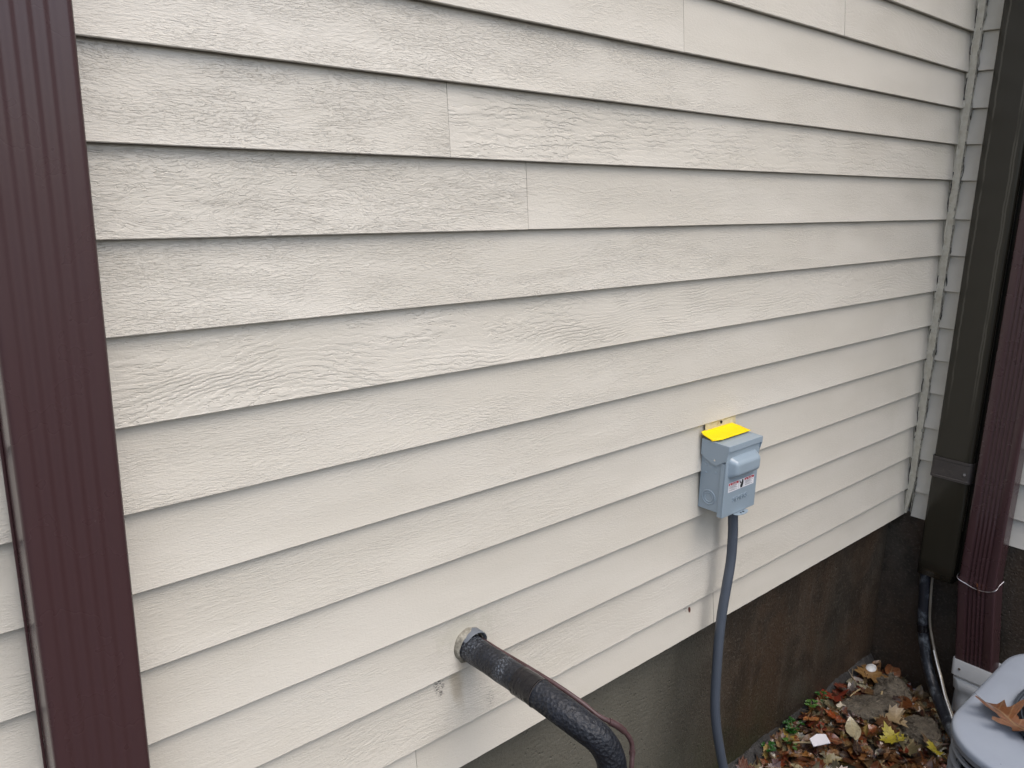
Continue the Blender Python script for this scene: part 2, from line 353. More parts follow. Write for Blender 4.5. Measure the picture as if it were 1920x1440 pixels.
# ------------------------------------------------------------------ mesh helpers
class MB:
    def __init__(s): s.v = []; s.f = []; s.attrs = {}; s.fc = {}; s.uv = None
    def box(s, x0, x1, y0, y1, z0, z1):
        b = len(s.v)
        s.v += [(x, y, z) for z in (z0, z1) for y in (y0, y1) for x in (x0, x1)]
        s.f += [tuple(b+i for i in q) for q in ((0, 2, 3, 1), (4, 5, 7, 6), (0, 1, 5, 4), (2, 6, 7, 3), (0, 4, 6, 2), (1, 3, 7, 5))]
        return s
    def grid(s, rows, close_u=False, close_v=False, cap=False):
        b = len(s.v); nu = len(rows[0]); nv = len(rows)
        for r in rows: s.v += [tuple(q) for q in r]
        for j in range(nv if close_v else nv-1):
            for i in range(nu if close_u else nu-1):
                s.f.append((b+j*nu+i, b+j*nu+(i+1) % nu, b+((j+1) % nv)*nu+(i+1) % nu, b+((j+1) % nv)*nu+i))
        if cap:
            s.f.append(tuple(b+i for i in range(nu))[::-1]); s.f.append(tuple(b+(nv-1)*nu+i for i in range(nu)))
        return s
    def tube(s, pts, r, n=12, cap=True, wob=0.0, seed=0.0):
        pts = [Vector(p) for p in pts]; rows = []
        t = (pts[1]-pts[0]).normalized(); up = Vector((0, 0, 1)) if abs(t.z) < .9 else Vector((0, 1, 0))
        a = t.cross(up).normalized()
        for i, p in enumerate(pts):
            t = (pts[min(i+1, len(pts)-1)]-pts[max(i-1, 0)]).normalized()
            a = (a-t*a.dot(t)).normalized(); b = t.cross(a)
            rr = r[i] if isinstance(r, (list, tuple)) else r
            row = []
            for k in range(n):
                th = 2*math.pi*k/n; q = rr
                if wob: q = rr*(1+wob*mnoise.noise(Vector((p.x*30+math.cos(th)*1.5+seed, p.y*30+math.sin(th)*1.5, p.z*30))))
                row.append(p+(a*math.cos(th)+b*math.sin(th))*q)
            rows.append(row)
        return s.grid(rows, close_u=True, cap=cap)
    def build(s, name, mat, parent=None, smooth=None, bevel=None):
        me = bpy.data.meshes.new(name); me.from_pydata(s.v, [], s.f); me.update()
        for an, vals in s.attrs.items():
            at = me.attributes.new(an, 'FLOAT_VECTOR', 'POINT'); at.data.foreach_set('vector', np.array(vals, 'f').ravel())
        if s.uv is not None:
            ul = me.uv_layers.new(name='UVMap'); idx = np.empty(len(me.loops), 'i'); me.loops.foreach_get('vertex_index', idx)
            ul.data.foreach_set('uv', np.array(s.uv, 'f')[idx].ravel())
        if 'col' in s.fc:
            ca = me.color_attributes.new('col', 'FLOAT_COLOR', 'POINT'); ca.data.foreach_set('color', np.array(s.fc['col'], 'f').ravel())
        me.materials.append(mat)
        o = bpy.data.objects.new(name, me); COL.objects.link(o)
        if smooth:
            me.polygons.foreach_set('use_smooth', [True]*len(me.polygons))
            if smooth < 180: me.set_sharp_from_angle(angle=R(smooth))
        if bevel:
            bm = o.modifiers.new('bevel', 'BEVEL'); bm.width = bevel; bm.segments = 3; bm.limit_method = 'ANGLE'; bm.angle_limit = R(40)
            me.polygons.foreach_set('use_smooth', [True]*len(me.polygons))
            wn = o.modifiers.new('wn', 'WEIGHTED_NORMAL')
        if parent: 
            o.parent = parent; o.matrix_parent_inverse = Matrix.Translation(-parent.location)
        return o

def tag(o, label=None, cat=None, group=None, kind=None):
    for k, v in (('label', label), ('category', cat), ('group', group), ('kind', kind)):
        if v: o[k] = v
    return o
def thing(name, label, cat, loc=(0, 0, 0), group=None):
    o = bpy.data.objects.new(name, None); COL.objects.link(o); o.location = loc; o.empty_display_size = 0.05
    return tag(o, label, cat, group)

def smooth_path(P, n=6):
    P = [Vector(p) for p in P]; out = []
    Q = [2*P[0]-P[1]]+P+[2*P[-1]-P[-2]]
    for i in range(1, len(Q)-2):
        for k in range(n):
            t = k/n; a, b, c, d = Q[i-1:i+3]
            out.append(0.5*((2*b)+(c-a)*t+(2*a-5*b+4*c-d)*t*t+(3*b-a-3*c+d)*t**3))
    out.append(P[-1]); return out
def nz(x, y=0.0, z=0.0): return mnoise.noise(Vector((x, y, z)))

# ------------------------------------------------------------------ siding
Z = [-0.0085, 0.0767, 0.1863, 0.2888, 0.3958, 0.501, 0.6046, 0.7098, 0.8152, 0.9206, 1.0306, 1.1314, 1.2297, 1.3302]
S = [-0.0004, 0.0007, 0.0007, -0.0006, 0.0006, 0.0006, 0.0008, 0.0003, 0.0003, -0.0007, 0.0026, 0.0009, 0.0008, -0.0013]
ZR = [-0.0123, 0.072, 0.1807, 0.2854, 0.396, 0.4996, 0.6005, 0.7107, 0.8164]
while len(Z) < 29: Z.append(Z[-1]+0.105); S.append(0.0)
while len(ZR) < 29: ZR.append(Z[len(ZR)]+0.001)
def zm(i, u):
    uu = max(-2.5, min(0.0, u))
    return Z[i]+S[i]*(uu/0.689+1)
def zrr(i, u): return ZR[i]
# (dash, cathedral, chip, fine) for each course counted from the bottom; joint list gives the split
GR = {0: (.20, .1, 0, .9), 1: (.35, .35, .05, .8), 2: (.25, .1, 0, .9), 3: (.28, 0, 0, .9), 4: (.30, 0, 0, .9), 5: (.42, .05, 0, .8), 6: (.55, 0, .12, .8),
      7: (.15, 1.0, .05, .6), 8: (.85, 0, 0, .7), 9: (.7, 0, 1.3, .7), 10: (.95, 0, 0, .6), 11: (.95, .15, 0, .6), 12: (.35, 0, 0, .8), 13: (.4, .5, 0, .8)}
JOINTS = {10: [-1.838], 9: [-1.682], 12: [-1.312], 13: [-0.735], 0: [-1.903, -1.053], 5: [-2.9], 7: [-3.1], 3: [-2.8]}
GR2 = {(10, 1): (.0, 1.5, 0, .5), (9, 1): (.35, 0, .5, 1.0), (12, 1): (.25, 0, 0, 1.0), (13, 1): (.12, .6, 0, .9), (0, 1): (.2, .1, 0, .9), (0, 2): (.15, 0, 0, .9)}
RAG = {0: 0.2, 1: 1.0, 2: 0.25, 12: 0.25, 13: 0.3}
def siding(mb, zf, a0, a1, place, main, step=0.02):
    """boards as lapped prisms; place(u, out, z) puts a profile point; out = depth behind the lap plane"""
    brd, grn, lap = [], [], []
    for i in range(len(Z)-1):
        cuts = [a0]+([j for j in JOINTS.get(i, []) if a0 < j < a1] if main else [])+[a1]
        for c in range(len(cuts)-1):
            u0, u1 = cuts[c]+(0.0004 if c else 0), cuts[c+1]-(0.0004 if c < len(cuts)-2 else 0)
            if main: u1 -= random.uniform(0, 0.0025) if c == len(cuts)-2 else 0
            g = GR.get(i, (.3+.3*random.random(), .2*random.random(), 0, .8))
            if c: g = GR2.get((i, c), g)
            if not main: g = (.12+.15*random.random(), random.choice((0, .1, .35)), 0, .7)
            n = max(2, int((u1-u0)/step)); rows = []
            off = random.uniform(-.0006, .0006); dz = random.uniform(-.0005, .0005) if c else 0
            bid = i*1.37+c*5.1+(0 if main else 40); rag = RAG.get(i, .12) if main else .15
            for k in range(n+1):
                u = u0+(u1-u0)*k/n
                zb = zf(i, u)+dz+0.0008*rag*(nz(u*60, i*3.3)+.7*nz(u*190, i*7.1))*2+0.0004*nz(u*3, i)
                zt = zf(i+1, u)+0.018
                w = off+0.0009*nz(u*2.2, i*5.0)+0.0003*nz(u*25, i*2.0)
                zl = zf(i+1, u)-0.0005; fz = lambda q: 0.0004+w+(0.0121-w)*(q-zb-.0028)/(zt-zb-.0028)
                prof = [(0.0125, zt), (fz(zl), zl), (fz(zl-.0034), zl-.0034), (fz((zt+zb)/2), (zt+zb)/2), (0.0004+w, zb+0.0028), (0.0000+w, zb+0.0012), (0.0009+w, zb), (0.0116+w, zb+0.0003)]
                rows.append([place(u, d, zz) for d, zz in prof])
            base = len(mb.v)
            mb.grid(rows)
            # closed ends
            mb.f.append(tuple(base+q for q in range(8))); mb.f.append(tuple(base+n*8+q for q in range(8))[::-1])
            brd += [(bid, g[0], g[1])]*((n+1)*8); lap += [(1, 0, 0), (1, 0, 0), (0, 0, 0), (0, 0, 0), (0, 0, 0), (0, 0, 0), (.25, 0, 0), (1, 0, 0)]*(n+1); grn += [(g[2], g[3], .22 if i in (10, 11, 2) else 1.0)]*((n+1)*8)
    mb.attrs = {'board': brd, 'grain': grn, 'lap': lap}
    return mb

main = thing('house_wall', 'long cream clapboard wall with the grey electrical box and black pipe on it', 'wall', (-2, 0.05, -0.58))
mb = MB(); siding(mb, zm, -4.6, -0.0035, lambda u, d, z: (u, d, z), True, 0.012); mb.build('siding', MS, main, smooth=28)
MB().box(-4.6, 0.02, 0.0135, 0.16, 0.003, 3.0).build('sheathing', M_sheath, main)
mb = MB(); rows = []
for j in range(29):
    z = -0.9+j*(0.905/28)
    rows.append([(-4.6+4.6*i/150, 0.045+0.003*nz(i*.12, z*3)+.0012*nz(i*.9, z*20), z) for i in range(151)])
mb.grid(rows[::-1]); mb.box(-4.6, 0.16, 0.05, 0.30, -0.9, 0.004)
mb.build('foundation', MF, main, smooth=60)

side = thing('house_wall', 'shaded clapboard wall on the right carrying the brown channel and second downspout', 'wall', (0.05, -1.5, -0.58))
mb = MB(); siding(mb, zrr, -0.0185, 4.2, lambda u, d, z: (d, -u if u > 0 else -u, z), False, 0.03)
# course runs from y=-0.0185 towards the viewer
for i, v in enumerate(mb.v):
    mb.v[i] = (v[0], min(v[1], -0.0185) if v[1] > -0.0186 else v[1], v[2])
mb.f = [f[::-1] for f in mb.f]
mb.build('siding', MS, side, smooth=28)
MB().box(0.0135, 0.16, -4.2, -0.0, 0.003, 3.0).build('sheathing', M_sheath, side)
mb = MB(); rows = []
for j in range(29):
    z = -0.9+j*(0.9/28)
    rows.append([(0.004+0.003*nz(i*.12+9, z*3), 0.05-4.25*i/140, z) for i in range(141)])
mb.grid(rows); mb.box(0.009, 0.25, -4.2, 0.05, -0.9, -0.002)
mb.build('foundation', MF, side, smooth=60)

# corner post with split caulk beads
rows = []
for j in range(130):
    z = -0.006+j*0.0235
    w = 0.0012*nz(z*9)
    a = 1.0 if z > 0.1 else 0.25+0.75*max(0, z)/0.1
    rows.append([(0.012, 0.012, z), (-0.0012+w, 0.012, z), (-0.003+w, -0.004, z), (-0.0055*a+w, -0.0175*a, z), (0.001, -0.0195*a, z), (0.012, -0.0195*a, z)])
cp = MB().grid(rows, close_u=True, cap=True).build('corner_post', M_caulk, main, smooth=30)
def bead(x, y, r, seed, mat, zz0=0.0, zz1=3.0, dens=0.006, gapthr=-0.25):
    mb = MB(); pts = []; rad = []
    def flush():
        if len(pts) > 3: mb.tube(pts, rad, 7, True, 0.5, seed)
    z = zz0
    while z < zz1:
        n = nz(z*16, seed, 3.1)
        if n < gapthr: flush(); pts, rad = [], []
        else:
            pts.append((x+0.0042*nz(z*28, seed)+.0012*nz(z*140, seed), y+0.0042*nz(z*24, seed+7)+.0015*nz(z*120, seed), z)); rad.append(max(0.0006, r*(1+1.1*nz(z*45, seed+3)+.7*nz(z*160, seed))))
        z += dens
    flush(); return mb
bead(-0.0045, 0.0010, 0.0020, 1.0, None).build('caulk_bead', M_caulk, cp, smooth=60)
bead(-0.0025, -0.0185, 0.0022, 5.0, None).build('caulk_bead', M_caulk2, cp, smooth=60)
bead(-0.0068, 0.0016, 0.0010, 9.0, None, gapthr=0.0).build('caulk_bead', M_dark, cp, smooth=60)  # dark strand in place of the shaded crack beside the caulk
bead(-0.0004, -0.0212, 0.0009, 13.0, None, gapthr=0.05).build('caulk_bead', M_dark, cp, smooth=60)  # dark strand for the shaded crack on the other edge

# bare patch of old caulk above the electrical box
pt = MB(); rows = []
for j in range(9):
    z = 0.469+j*(0.0345/8)
    rows.append([(-1.1465+(0.115)*i/14+0.001*nz(i, j*2), 0.0048-0.0035*(1-(z-0.469)/0.0345)-0.0006*nz(i*.9, j*.8), z) for i in range(15)])
pt.grid(rows).build('bare_patch', M_patch, main, smooth=60)
MB().tube([(-1.088, 0.006, 0.4945), (-1.088, 0.0022, 0.494)], 0.0035, 10).build('nail_head', M_dark, main)
mbl = MB()
mbl.tube([(-0.638, .002, .6135), (-0.637, 0.0005, .611)], 0.002, 6)

# ------------------------------------------------------------------ downspouts
def ds_profile(w, d, flutes=5, amp=0.0026, pitch=0.0115, rc=0.007):
    """closed outline in (along, out); front at out=d, centred along"""
    P = []
    hw = w/2
    def arc(cx, cy, a0, a1, n=6):
        for k in range(n+1):
            a = a0+(a1-a0)*k/n; P.append((cx+rc*math.cos(a), cy+rc*math.sin(a)))
    P.append((-hw, 0.0)); P.append((-hw, d*0.5)); arc(-hw+rc, d-rc, math.pi, math.pi/2)
    span = flutes*pitch; n = flutes*10
    for k in range(n+1):
        a = -span/2+span*k/n
        P.append((a, d-amp*(0.5-0.5*math.cos(2*math.pi*flutes*k/n))))
    arc(hw-rc, d-rc, math.pi/2, 0); P.append((hw, d*0.5)); P.append((hw, 0.0))
    return P
ds = thing('downspout', 'large maroon fluted downspout standing closest on the left of the cream wall', 'downspout', (-2.382, -0.03, -0.5))
prof = ds_profile(0.097, 0.062, 5, 0.0014, 0.0140)
rows = []
for j in range(80):
    z = -0.5+j*(3.4/79)
    rows.append([(-2.3825+a+0.0006*nz(z*2, a*20), -0.0085-o*1.0+0.0005*nz(z*3, a*30, 5), z) for a, o in prof])
MB().grid(rows, close_u=True, cap=True).build('pipe', M_maroon, ds, smooth=50)
# folded seam along the wall side
MB().box(-2.4345, -2.4312, -0.022, -0.0185, -0.49, 2.88).build('seam', M_maroon, ds, bevel=0.001)

rd = thing('downspout', 'slim maroon fluted downspout on the shaded wall, behind the air conditioner', 'downspout', (-0.03, -0.255, -0.42))
def shp(z): return -0.03*max(0, min(1, (-0.13-z)/0.28))
def rdsec(z0, z1, n, grow, name):
    pr = ds_profile(0.100+grow*2, 0.060+grow, 5, 0.0030, 0.0115)
    rows = []
    for j in range(n):
        z = z0+(z1-z0)*j/(n-1); y = -0.255+shp(z)
        rows.append([(-0.010-o, y-a+0.0006*nz(z*3, a*30), z) for a, o in pr])
    return MB().grid([r[::-1] for r in rows], close_u=True, cap=True).build(name, M_maroon2, rd, smooth=50)
rdsec(-0.135, 2.9, 60, 0.0, 'upper_section')
rdsec(-0.415, -0.128, 16, 0.0022, 'lower_section')
wp = [(-0.012, -0.201, -0.118), (-0.075, -0.2025, -0.128), (-0.0765, -0.232, -0.140), (-0.0765, -0.262, -0.146), (-0.0765, -0.29, -0.142), (-0.075, -0.3085, -0.131), (-0.055, -0.3115, -0.120), (-0.04, -0.3165, -0.110)]
MB().tube(smooth_path(wp, 6), 0.0014, 6).build('wire_tie', M_wirebright, rd, smooth=60)

# white PVC drain adapter below
ad = thing('drain_adapter', 'dirty white plastic drain adapter under the slim maroon downspout', 'drain pipe', (-0.05, -0.29, -0.62))
def rrect(cx, cy, hx, hy, r, n=5):
    P = []
    for sx, sy, a0 in ((1, 1, 0), (-1, 1, 90), (-1, -1, 180), (1, -1, 270)):
        for k in range(n+1):
            a = R(a0+90*k/n); P.append((cx+sx*(hx-r)+r*math.cos(a), cy+sy*(hy-r)+r*math.sin(a)))
    return P
rows = []
for z, gx, r, ox in ((-0.412, -.004, .006, 0), (-0.392, .0015, .006, 0), (-0.386, .0045, .008, 0), (-0.392, .0058, .009, 0), (-0.440, .005, .012, 0), (-0.443, -.0005, .014, 0), (-0.452, -.001, .018, .001), (-0.455, .0015, .018, .001), (-0.49, .000, .025, .002), (-0.496, -.004, .03, .002), (-0.52, -.004, .035, .002), (-0.66, -.006, .04, .003)):
    rows.append([(x, y, z) for x, y in rrect(-0.040+ox, -0.287, 0.034+gx, 0.0535+gx, max(.004, r), 6)])
MB().grid(rows, close_u=True).build('collar', M_white, ad, smooth=45)
MB().tube([(-0.079, -0.252, -0.415), (-0.0815, -0.252, -0.415)], 0.004, 10).build('screw', M_steel, ad, smooth=40)

# ------------------------------------------------------------------ line set channel
cv = thing('line_set_cover', 'glossy dark brown plastic channel with a strap beside the wall corner', 'pipe cover', (-0.03, -0.137, -0.17))
def cover_rows(y0, y1, x, z0, z1, n=60, rc=0.009, lean=0.0, grow=0):
    rows = []
    for j in range(n):
        z = z0+(z1-z0)*j/(n-1); w = 0.0008*nz(z*2.0); yl = lean*(z-0.3)
        P = [(0.012, y0+grow)]
        for k in range(7):
            a = math.pi/2*k/6; P.append((x-grow+rc-rc*math.sin(a), y0+grow+yl-rc+rc*math.cos(a)))
        for k in range(1, 8): P.append((x-grow-0.0006*math.sin(math.pi*k/8), y0+yl-rc-(y0-y1-2*rc)*k/8))
        for k in range(7):
            a = math.pi/2*k/6; P.append((x-grow+rc-rc*math.cos(a), y1-grow+yl+rc-rc*math.sin(a)))
        P.append((0.012, y1-grow))
        rows.append([(px+w, py, z) for px, py in P])
    return rows
mb = MB().grid(cover_rows(-0.080, -0.186, -0.055, -0.166, 2.9, 60, 0.010)); 
ch = mb.build('channel', M_cover, cv, smooth=50)
sol = ch.modifiers.new('solid', 'SOLIDIFY'); sol.thickness = 0.002; sol.offset = 0
MB().box(-0.024, 0.006, -0.1925, -0.0745, -0.158, 2.88).build('base_rail', M_cover, cv, bevel=0.002)
rows = cover_rows(-0.0795, -0.1865, -0.0553, 0.158, 0.222, 16, 0.011, 0, 0.003)
for j, z in enumerate((0.158, 0.1582, 0.160, 0.1635, 0.165, 0.168, 0.18, 0.19, 0.20, 0.21, 0.214, 0.2155, 0.219, 0.2215, 0.2218, 0.222)):
    g = 0.0016 if (0.1582 <= z <= 0.1636 or 0.2155 <= z <= 0.2217) else 0
    rows[j] = [(px-g if px < 0 else px, py, z) for px, py, _ in rows[j]]
st = MB().grid(rows[::-1]).build('strap', M_strap, cv, smooth=35)
sol = st.modifiers.new('solid', 'SOLIDIFY'); sol.thickness = 0.002; sol.offset = 0
MB().tube([(-0.0565, -0.172, 0.186), (-0.062, -0.1735, 0.186)], [0.0055, 0.004], 12).build('screw', M_steel, st, smooth=40)
mb = MB(); mb.tube([(-0.004, -0.190, 0.0275), (-0.0045, -0.212, 0.024)], 0.0028, 8); mb.build('cut_fastener', M_white, cv, smooth=60)

# ------------------------------------------------------------------ hose and bare tube out of the channel
hz = thing('refrigerant_line', 'weathered black hose with thin tan tube curving from the brown channel to the air conditioner', 'hose', (-0.03, -0.11, -0.2))
hp = smooth_path([(-0.03, -0.100, -0.08), (-0.03, -0.1015, -0.191), (-0.03, -0.108, -0.2709), (-0.032, -0.1155, -0.3423), (-0.045, -0.1425, -0.4381), (-0.08, -0.1841, -0.4975), (-0.15, -0.2438, -0.5277), (-0.22, -0.30, -0.5356), (-0.34, -0.40, -0.52), (-0.46, -0.52, -0.48)], 8)
MB().tube(hp, 0.0165, 14, True, 0.05, 2).build('insulated_hose', M_hose, hz, smooth=60)
seg = [p for p in hp if -0.375 < p.z < -0.335]
MB().tube(seg, 0.0178, 14).build('tape_band', M_tape, hz, smooth=60)
bp = smooth_path([(-0.033, -0.122, -0.10), (-0.035, -0.1235, -0.2024), (-0.037, -0.1345, -0.3164), (-0.045, -0.1545, -0.378), (-0.06, -0.182, -0.4331), (-0.08, -0.207, -0.4683), (-0.12, -0.2365, -0.4913), (-0.17, -0.2724, -0.5042), (-0.22, -0.311, -0.512), (-0.34, -0.42, -0.51), (-0.46, -0.53, -0.47)], 8)
MB().tube(bp, 0.0042, 10).build('bare_tube', M_tan, hz, smooth=60)
wpth = [p+Vector((-0.016, -0.004, 0.004)) for p in bp if p.z < -0.40]
MB().tube(wpth, 0.0021, 8).build('white_cable', M_white, hz, smooth=60)

# ------------------------------------------------------------------ electrical disconnect box
bx = thing('disconnect_box', 'small blue-grey metal electrical box with a bulged cover and safety label on the cream wall', 'electrical box', (-1.093, 0.0, 0.306))
XL, XR, YF, ZB, ZT = -1.157, -1.032, -0.063, 0.3075, 0.473
def prism(poly, axis, a0, a1):
    mb = MB(); n = len(poly)
    def pt(p, a): return {'x': (a, p[0], p[1]), 'y': (p[0], a, p[1]), 'z': (p[0], p[1], a)}[axis]
    mb.v = [pt(p, a0) for p in poly]+[pt(p, a1) for p in poly]
    mb.f = [tuple(range(n)), tuple(range(n, 2*n))[::-1]]+[(i, i+n, (i+1) % n+n, (i+1) % n) for i in range(n)]
    return mb
MB().box(XL+0.003, XR-0.003, -0.058, 0.002, ZB+0.006, ZT-0.004).build('enclosure', M_grey, bx, bevel=0.0015)
# door: front plate with a side return flange
mb = MB(); mb.box(XL, XR, YF, YF+0.0035, ZB-0.0015, ZT-0.018); mb.box(XL+.0001, XL+0.0025, YF+.0036, YF+0.014, ZB-0.0015, ZT-0.045); mb.box(XR-.0025, XR-.0001, YF+.0036, YF+0.014, ZB-0.0015, ZT-0.03)
door = mb.build('door', M_grey, bx, bevel=0.0012)
# hood: top with lip and pointed side cheeks
cheek = [(0.001, ZT-0.001), (YF-0.0045, ZT-0.0045), (YF-0.0045, ZT-0.018), (YF+0.001, ZT-0.0385), (YF+0.024, ZT-0.0535), (YF+0.0265, ZT-0.0535), (-0.010, ZT-0.044), (0.001, ZT-0.036)]
hood = thing  # placeholder name guard
mb = prism(cheek, 'x', XL-0.0022, XL-0.0002)
m2 = prism([(0.001, ZT-0.001), (YF-0.0045, ZT-0.0045), (YF-0.0045, ZT-0.0175), (YF-0.0028, ZT-0.0175), (YF-0.0028, ZT-0.0062), (0.001, ZT-0.0028)], 'x', XL-0.0001, XR+0.0001)
m3 = prism(cheek, 'x', XR+0.0002, XR+0.0022)
for q in (m2, m3):
    b = len(mb.v); mb.v += q.v; mb.f += [tuple(b+i for i in f) for f in q.f]
mb.build('hood', M_grey, bx, bevel=0.0006)
# bulged handle cover: superellipse dome
rows = []
cx, cz, hx, hzz, dep = -1.0950, 0.4165, 0.0500, 0.0215, 0.0180
for j in range(13):
    t = j/12; a = t*math.pi/2
    sc = 1-0.0*t; inset = 0.013*(1-math.cos(a)) if t > 0 else 0; d = dep*math.sin(a)
    e = 0.0115
    P = rrect(cx, cz, hx+0.003-inset-0.003*math.sin(min(1, t*3)*math.pi/2), hzz+0.003-inset-0.003*math.sin(min(1, t*3)*math.pi/2), max(0.003, e-inset*0.6), 7)
    rows.append([(x, YF-0.0002-d, z) for x, z in P])
mb = MB().grid([r[::-1] for r in rows], close_u=True); n = len(rows[0]); b = len(mb.v)-n; mb.f.append(tuple(range(b, b+n))[::-1])
mb.build('handle_cover', M_grey, door, smooth=70)
# knockout rings on the left side
def ring(cy, cz, r, w, dep, x, mat, name, parent, n=40, flip=1):
    rows = []
    for k in range(n):
        a = 2*math.pi*k/n
        rows.append([(x-flip*dd, cy+rr*math.cos(a), cz+rr*math.sin(a)) for rr, dd in ((r-w, 0), (r-w*.4, dep), (r+w*.4, dep), (r+w, 0))])
    return MB().grid(rows, close_v=True).build(name, mat, parent, smooth=60)
enc = bpy.data.objects['enclosure']
ring(-0.024, 0.343, 0.0155, 0.0022, 0.0017, XL+0.0031, M_grey, 'knockout', enc)
ring(-0.024, 0.343, 0.0105, 0.0018, 0.0015, XL+0.0031, M_grey, 'knockout', enc)
for cy, cz in ((-0.012, 0.414), (-0.028, 0.4125), (-0.036, 0.402), (-0.012, 0.396)):
    ring(cy, cz, 0.0016, 0.0013, 0.0010, XL+0.0031, M_grey, 'dimple', enc, 14)
MB().tube([(XL-0.0018, -0.035, ZT-0.042), (XL-0.0027, -0.035, ZT-0.042)], 0.0022, 12).build('rivet', M_steel, bx, smooth=40)
# lock tab under the door
P = [( -1.110, YF+0.004)]+[(-1.088+0.0245*math.cos(R(a)), YF-0.001-0.0125*math.sin(R(a))) for a in range(180, -1, -15)]+[(-1.064, YF+0.004)]
mb = prism(P, 'z', ZB-0.004, ZB-0.0024); mb.build('lock_tab', M_grey, bx, bevel=0.0005)
MB().tube([(-1.093, YF-0.0055, ZB-0.0022), (-1.093, YF-0.0055, ZB-0.0019)], 0.0022, 12).build('lock_hole', M_dark, bx)
MB().tube([(-1.083, YF-0.0055, ZB-0.0022), (-1.083, YF-0.0055, ZB-0.0019)], 0.0026, 12).build('lock_hole', M_dark, bx)
MB().tube([(-1.069, -0.035, 0.3035), (-1.069, -0.035, 0.3135)], 0.0135, 24).build('conduit_hub', M_conduit, bx, smooth=40)
# label
LX0, LX1, LZ0, LZ1 = -1.1425, -1.0445, 0.3615, 0.3825
y = YF-0.0003
def card(x0, x1, z0, z1, yy, mat, name, parent): return MB().box(x0, x1, yy-0.00025, yy, z0, z1).build(name, mat, parent)
lab = card(LX0, LX1, LZ0, LZ1, y, M_label_w, 'warning_label', door)
y -= 0.0003
for a0, a1 in ((LX0+.001, LX0+.037), (LX1-.037, LX1-.001)):
    card(a0, a1, LZ1-0.0058, LZ1-0.0008, y, M_label_r, 'red_header', lab)
def text_mesh(txt, size, ext, mat, name, parent, loc, cx=True, xs=1.0):
    cu = bpy.data.curves.new(name, 'FONT'); cu.body = txt; cu.size = size; cu.extrude = ext; cu.resolution_u = 3
    if cx: cu.align_x = 'CENTER'
    o = bpy.data.objects.new(name+'_src', cu); COL.objects.link(o)
    dg = bpy.context.evaluated_depsgraph_get(); dg.update()
    me = bpy.data.meshes.new_from_object(o.evaluated_get(dg)); bpy.data.objects.remove(o); bpy.data.curves.remove(cu)
    me.transform(Matrix.Translation(loc) @ Matrix.Rotation(R(90), 4, 'X') @ Matrix.Diagonal((xs, 1, 1, 1)))
    me.name = name; me.materials.clear(); me.materials.append(mat)
    ob = bpy.data.objects.new(name, me); COL.objects.link(ob); ob.parent = parent
    ob.matrix_parent_inverse = Matrix.Translation(-parent.location)
    return ob
def tri(cx, cz, s, yy, mat, name, parent):
    return prism([(cx-s, cz-s*.8), (cx+s, cz-s*.8), (cx, cz+s)], 'y', yy-0.0003, yy).build(name, mat, parent)
for c, w in ((LX0+.021, 'DANGER'), (LX1-.017, 'PELIGRO')):
    text_mesh(w, 0.0045, 0.0001, M_label_w, 'header_lettering', door, (c, y-0.0005, LZ1-0.0049))
for c in (LX0+.006, LX1-.032): tri(c, LZ1-0.0036, 0.0019, y-0.0003, M_label_w, 'alert_triangle', lab)
rnd = random.Random(4)
for a0, a1, dv in ((LX0+.003, LX0+.034, LX0+.0386), (LX1-.034, LX1-.004, LX1-.0386)):
    mb = MB()
    for k in range(7):
        zc = LZ1-0.0076-k*0.0017
        if k == 4:
            mb.box(a0-.001, a1+.001, y-.0002, y+.0001, zc-.0001, zc+.0001); continue
        x = a0; end = a1-rnd.uniform(0, .012)
        while x < end:
            w = rnd.uniform(.0012, .004); mb.box(x, min(x+w, end), y-.0002, y+.0001, zc-.0004, zc+.0004); x += w+.0007
    mb.box(dv-.0001, dv+.0001, y-.0002, y+.0001, LZ0+.001, LZ1-.001)
    mb.build('fine_print', M_ink2, lab)
mcx = (LX0+LX1)/2
# black pictogram: a hand struck by a jagged bolt
def wide(P): return [(mcx+(x-mcx)*1.35, z) for x, z in P]
mb = prism(wide([(mcx-.002, LZ0+.0015), (mcx+.003, LZ0+.0015), (mcx+.005, LZ0+.008), (mcx+.0055, LZ0+.015), (mcx+.004, LZ0+.0198), (mcx+.0015, LZ0+.0198), (mcx+.0005, LZ0+.015), (mcx-.001, LZ0+.011), (mcx-.003, LZ0+.007)]), 'y', y-.0003, y)
q = prism(wide([(mcx-.0062, LZ0+.0185), (mcx-.0047, LZ0+.0193), (mcx-.001, LZ0+.013), (mcx-.0028, LZ0+.0115), (mcx-.0038, LZ0+.0125)]), 'y', y-.0003, y)
b = len(mb.v); mb.v += q.v; mb.f += [tuple(b+i for i in f) for f in q.f]; mb.build('hand_pictogram', M_ink, lab)
text_mesh('SIEMENS', 0.0165, 0.0009, M_grey, 'raised_lettering', door, (-1.0945, YF-0.0003, 0.3355), xs=0.92)

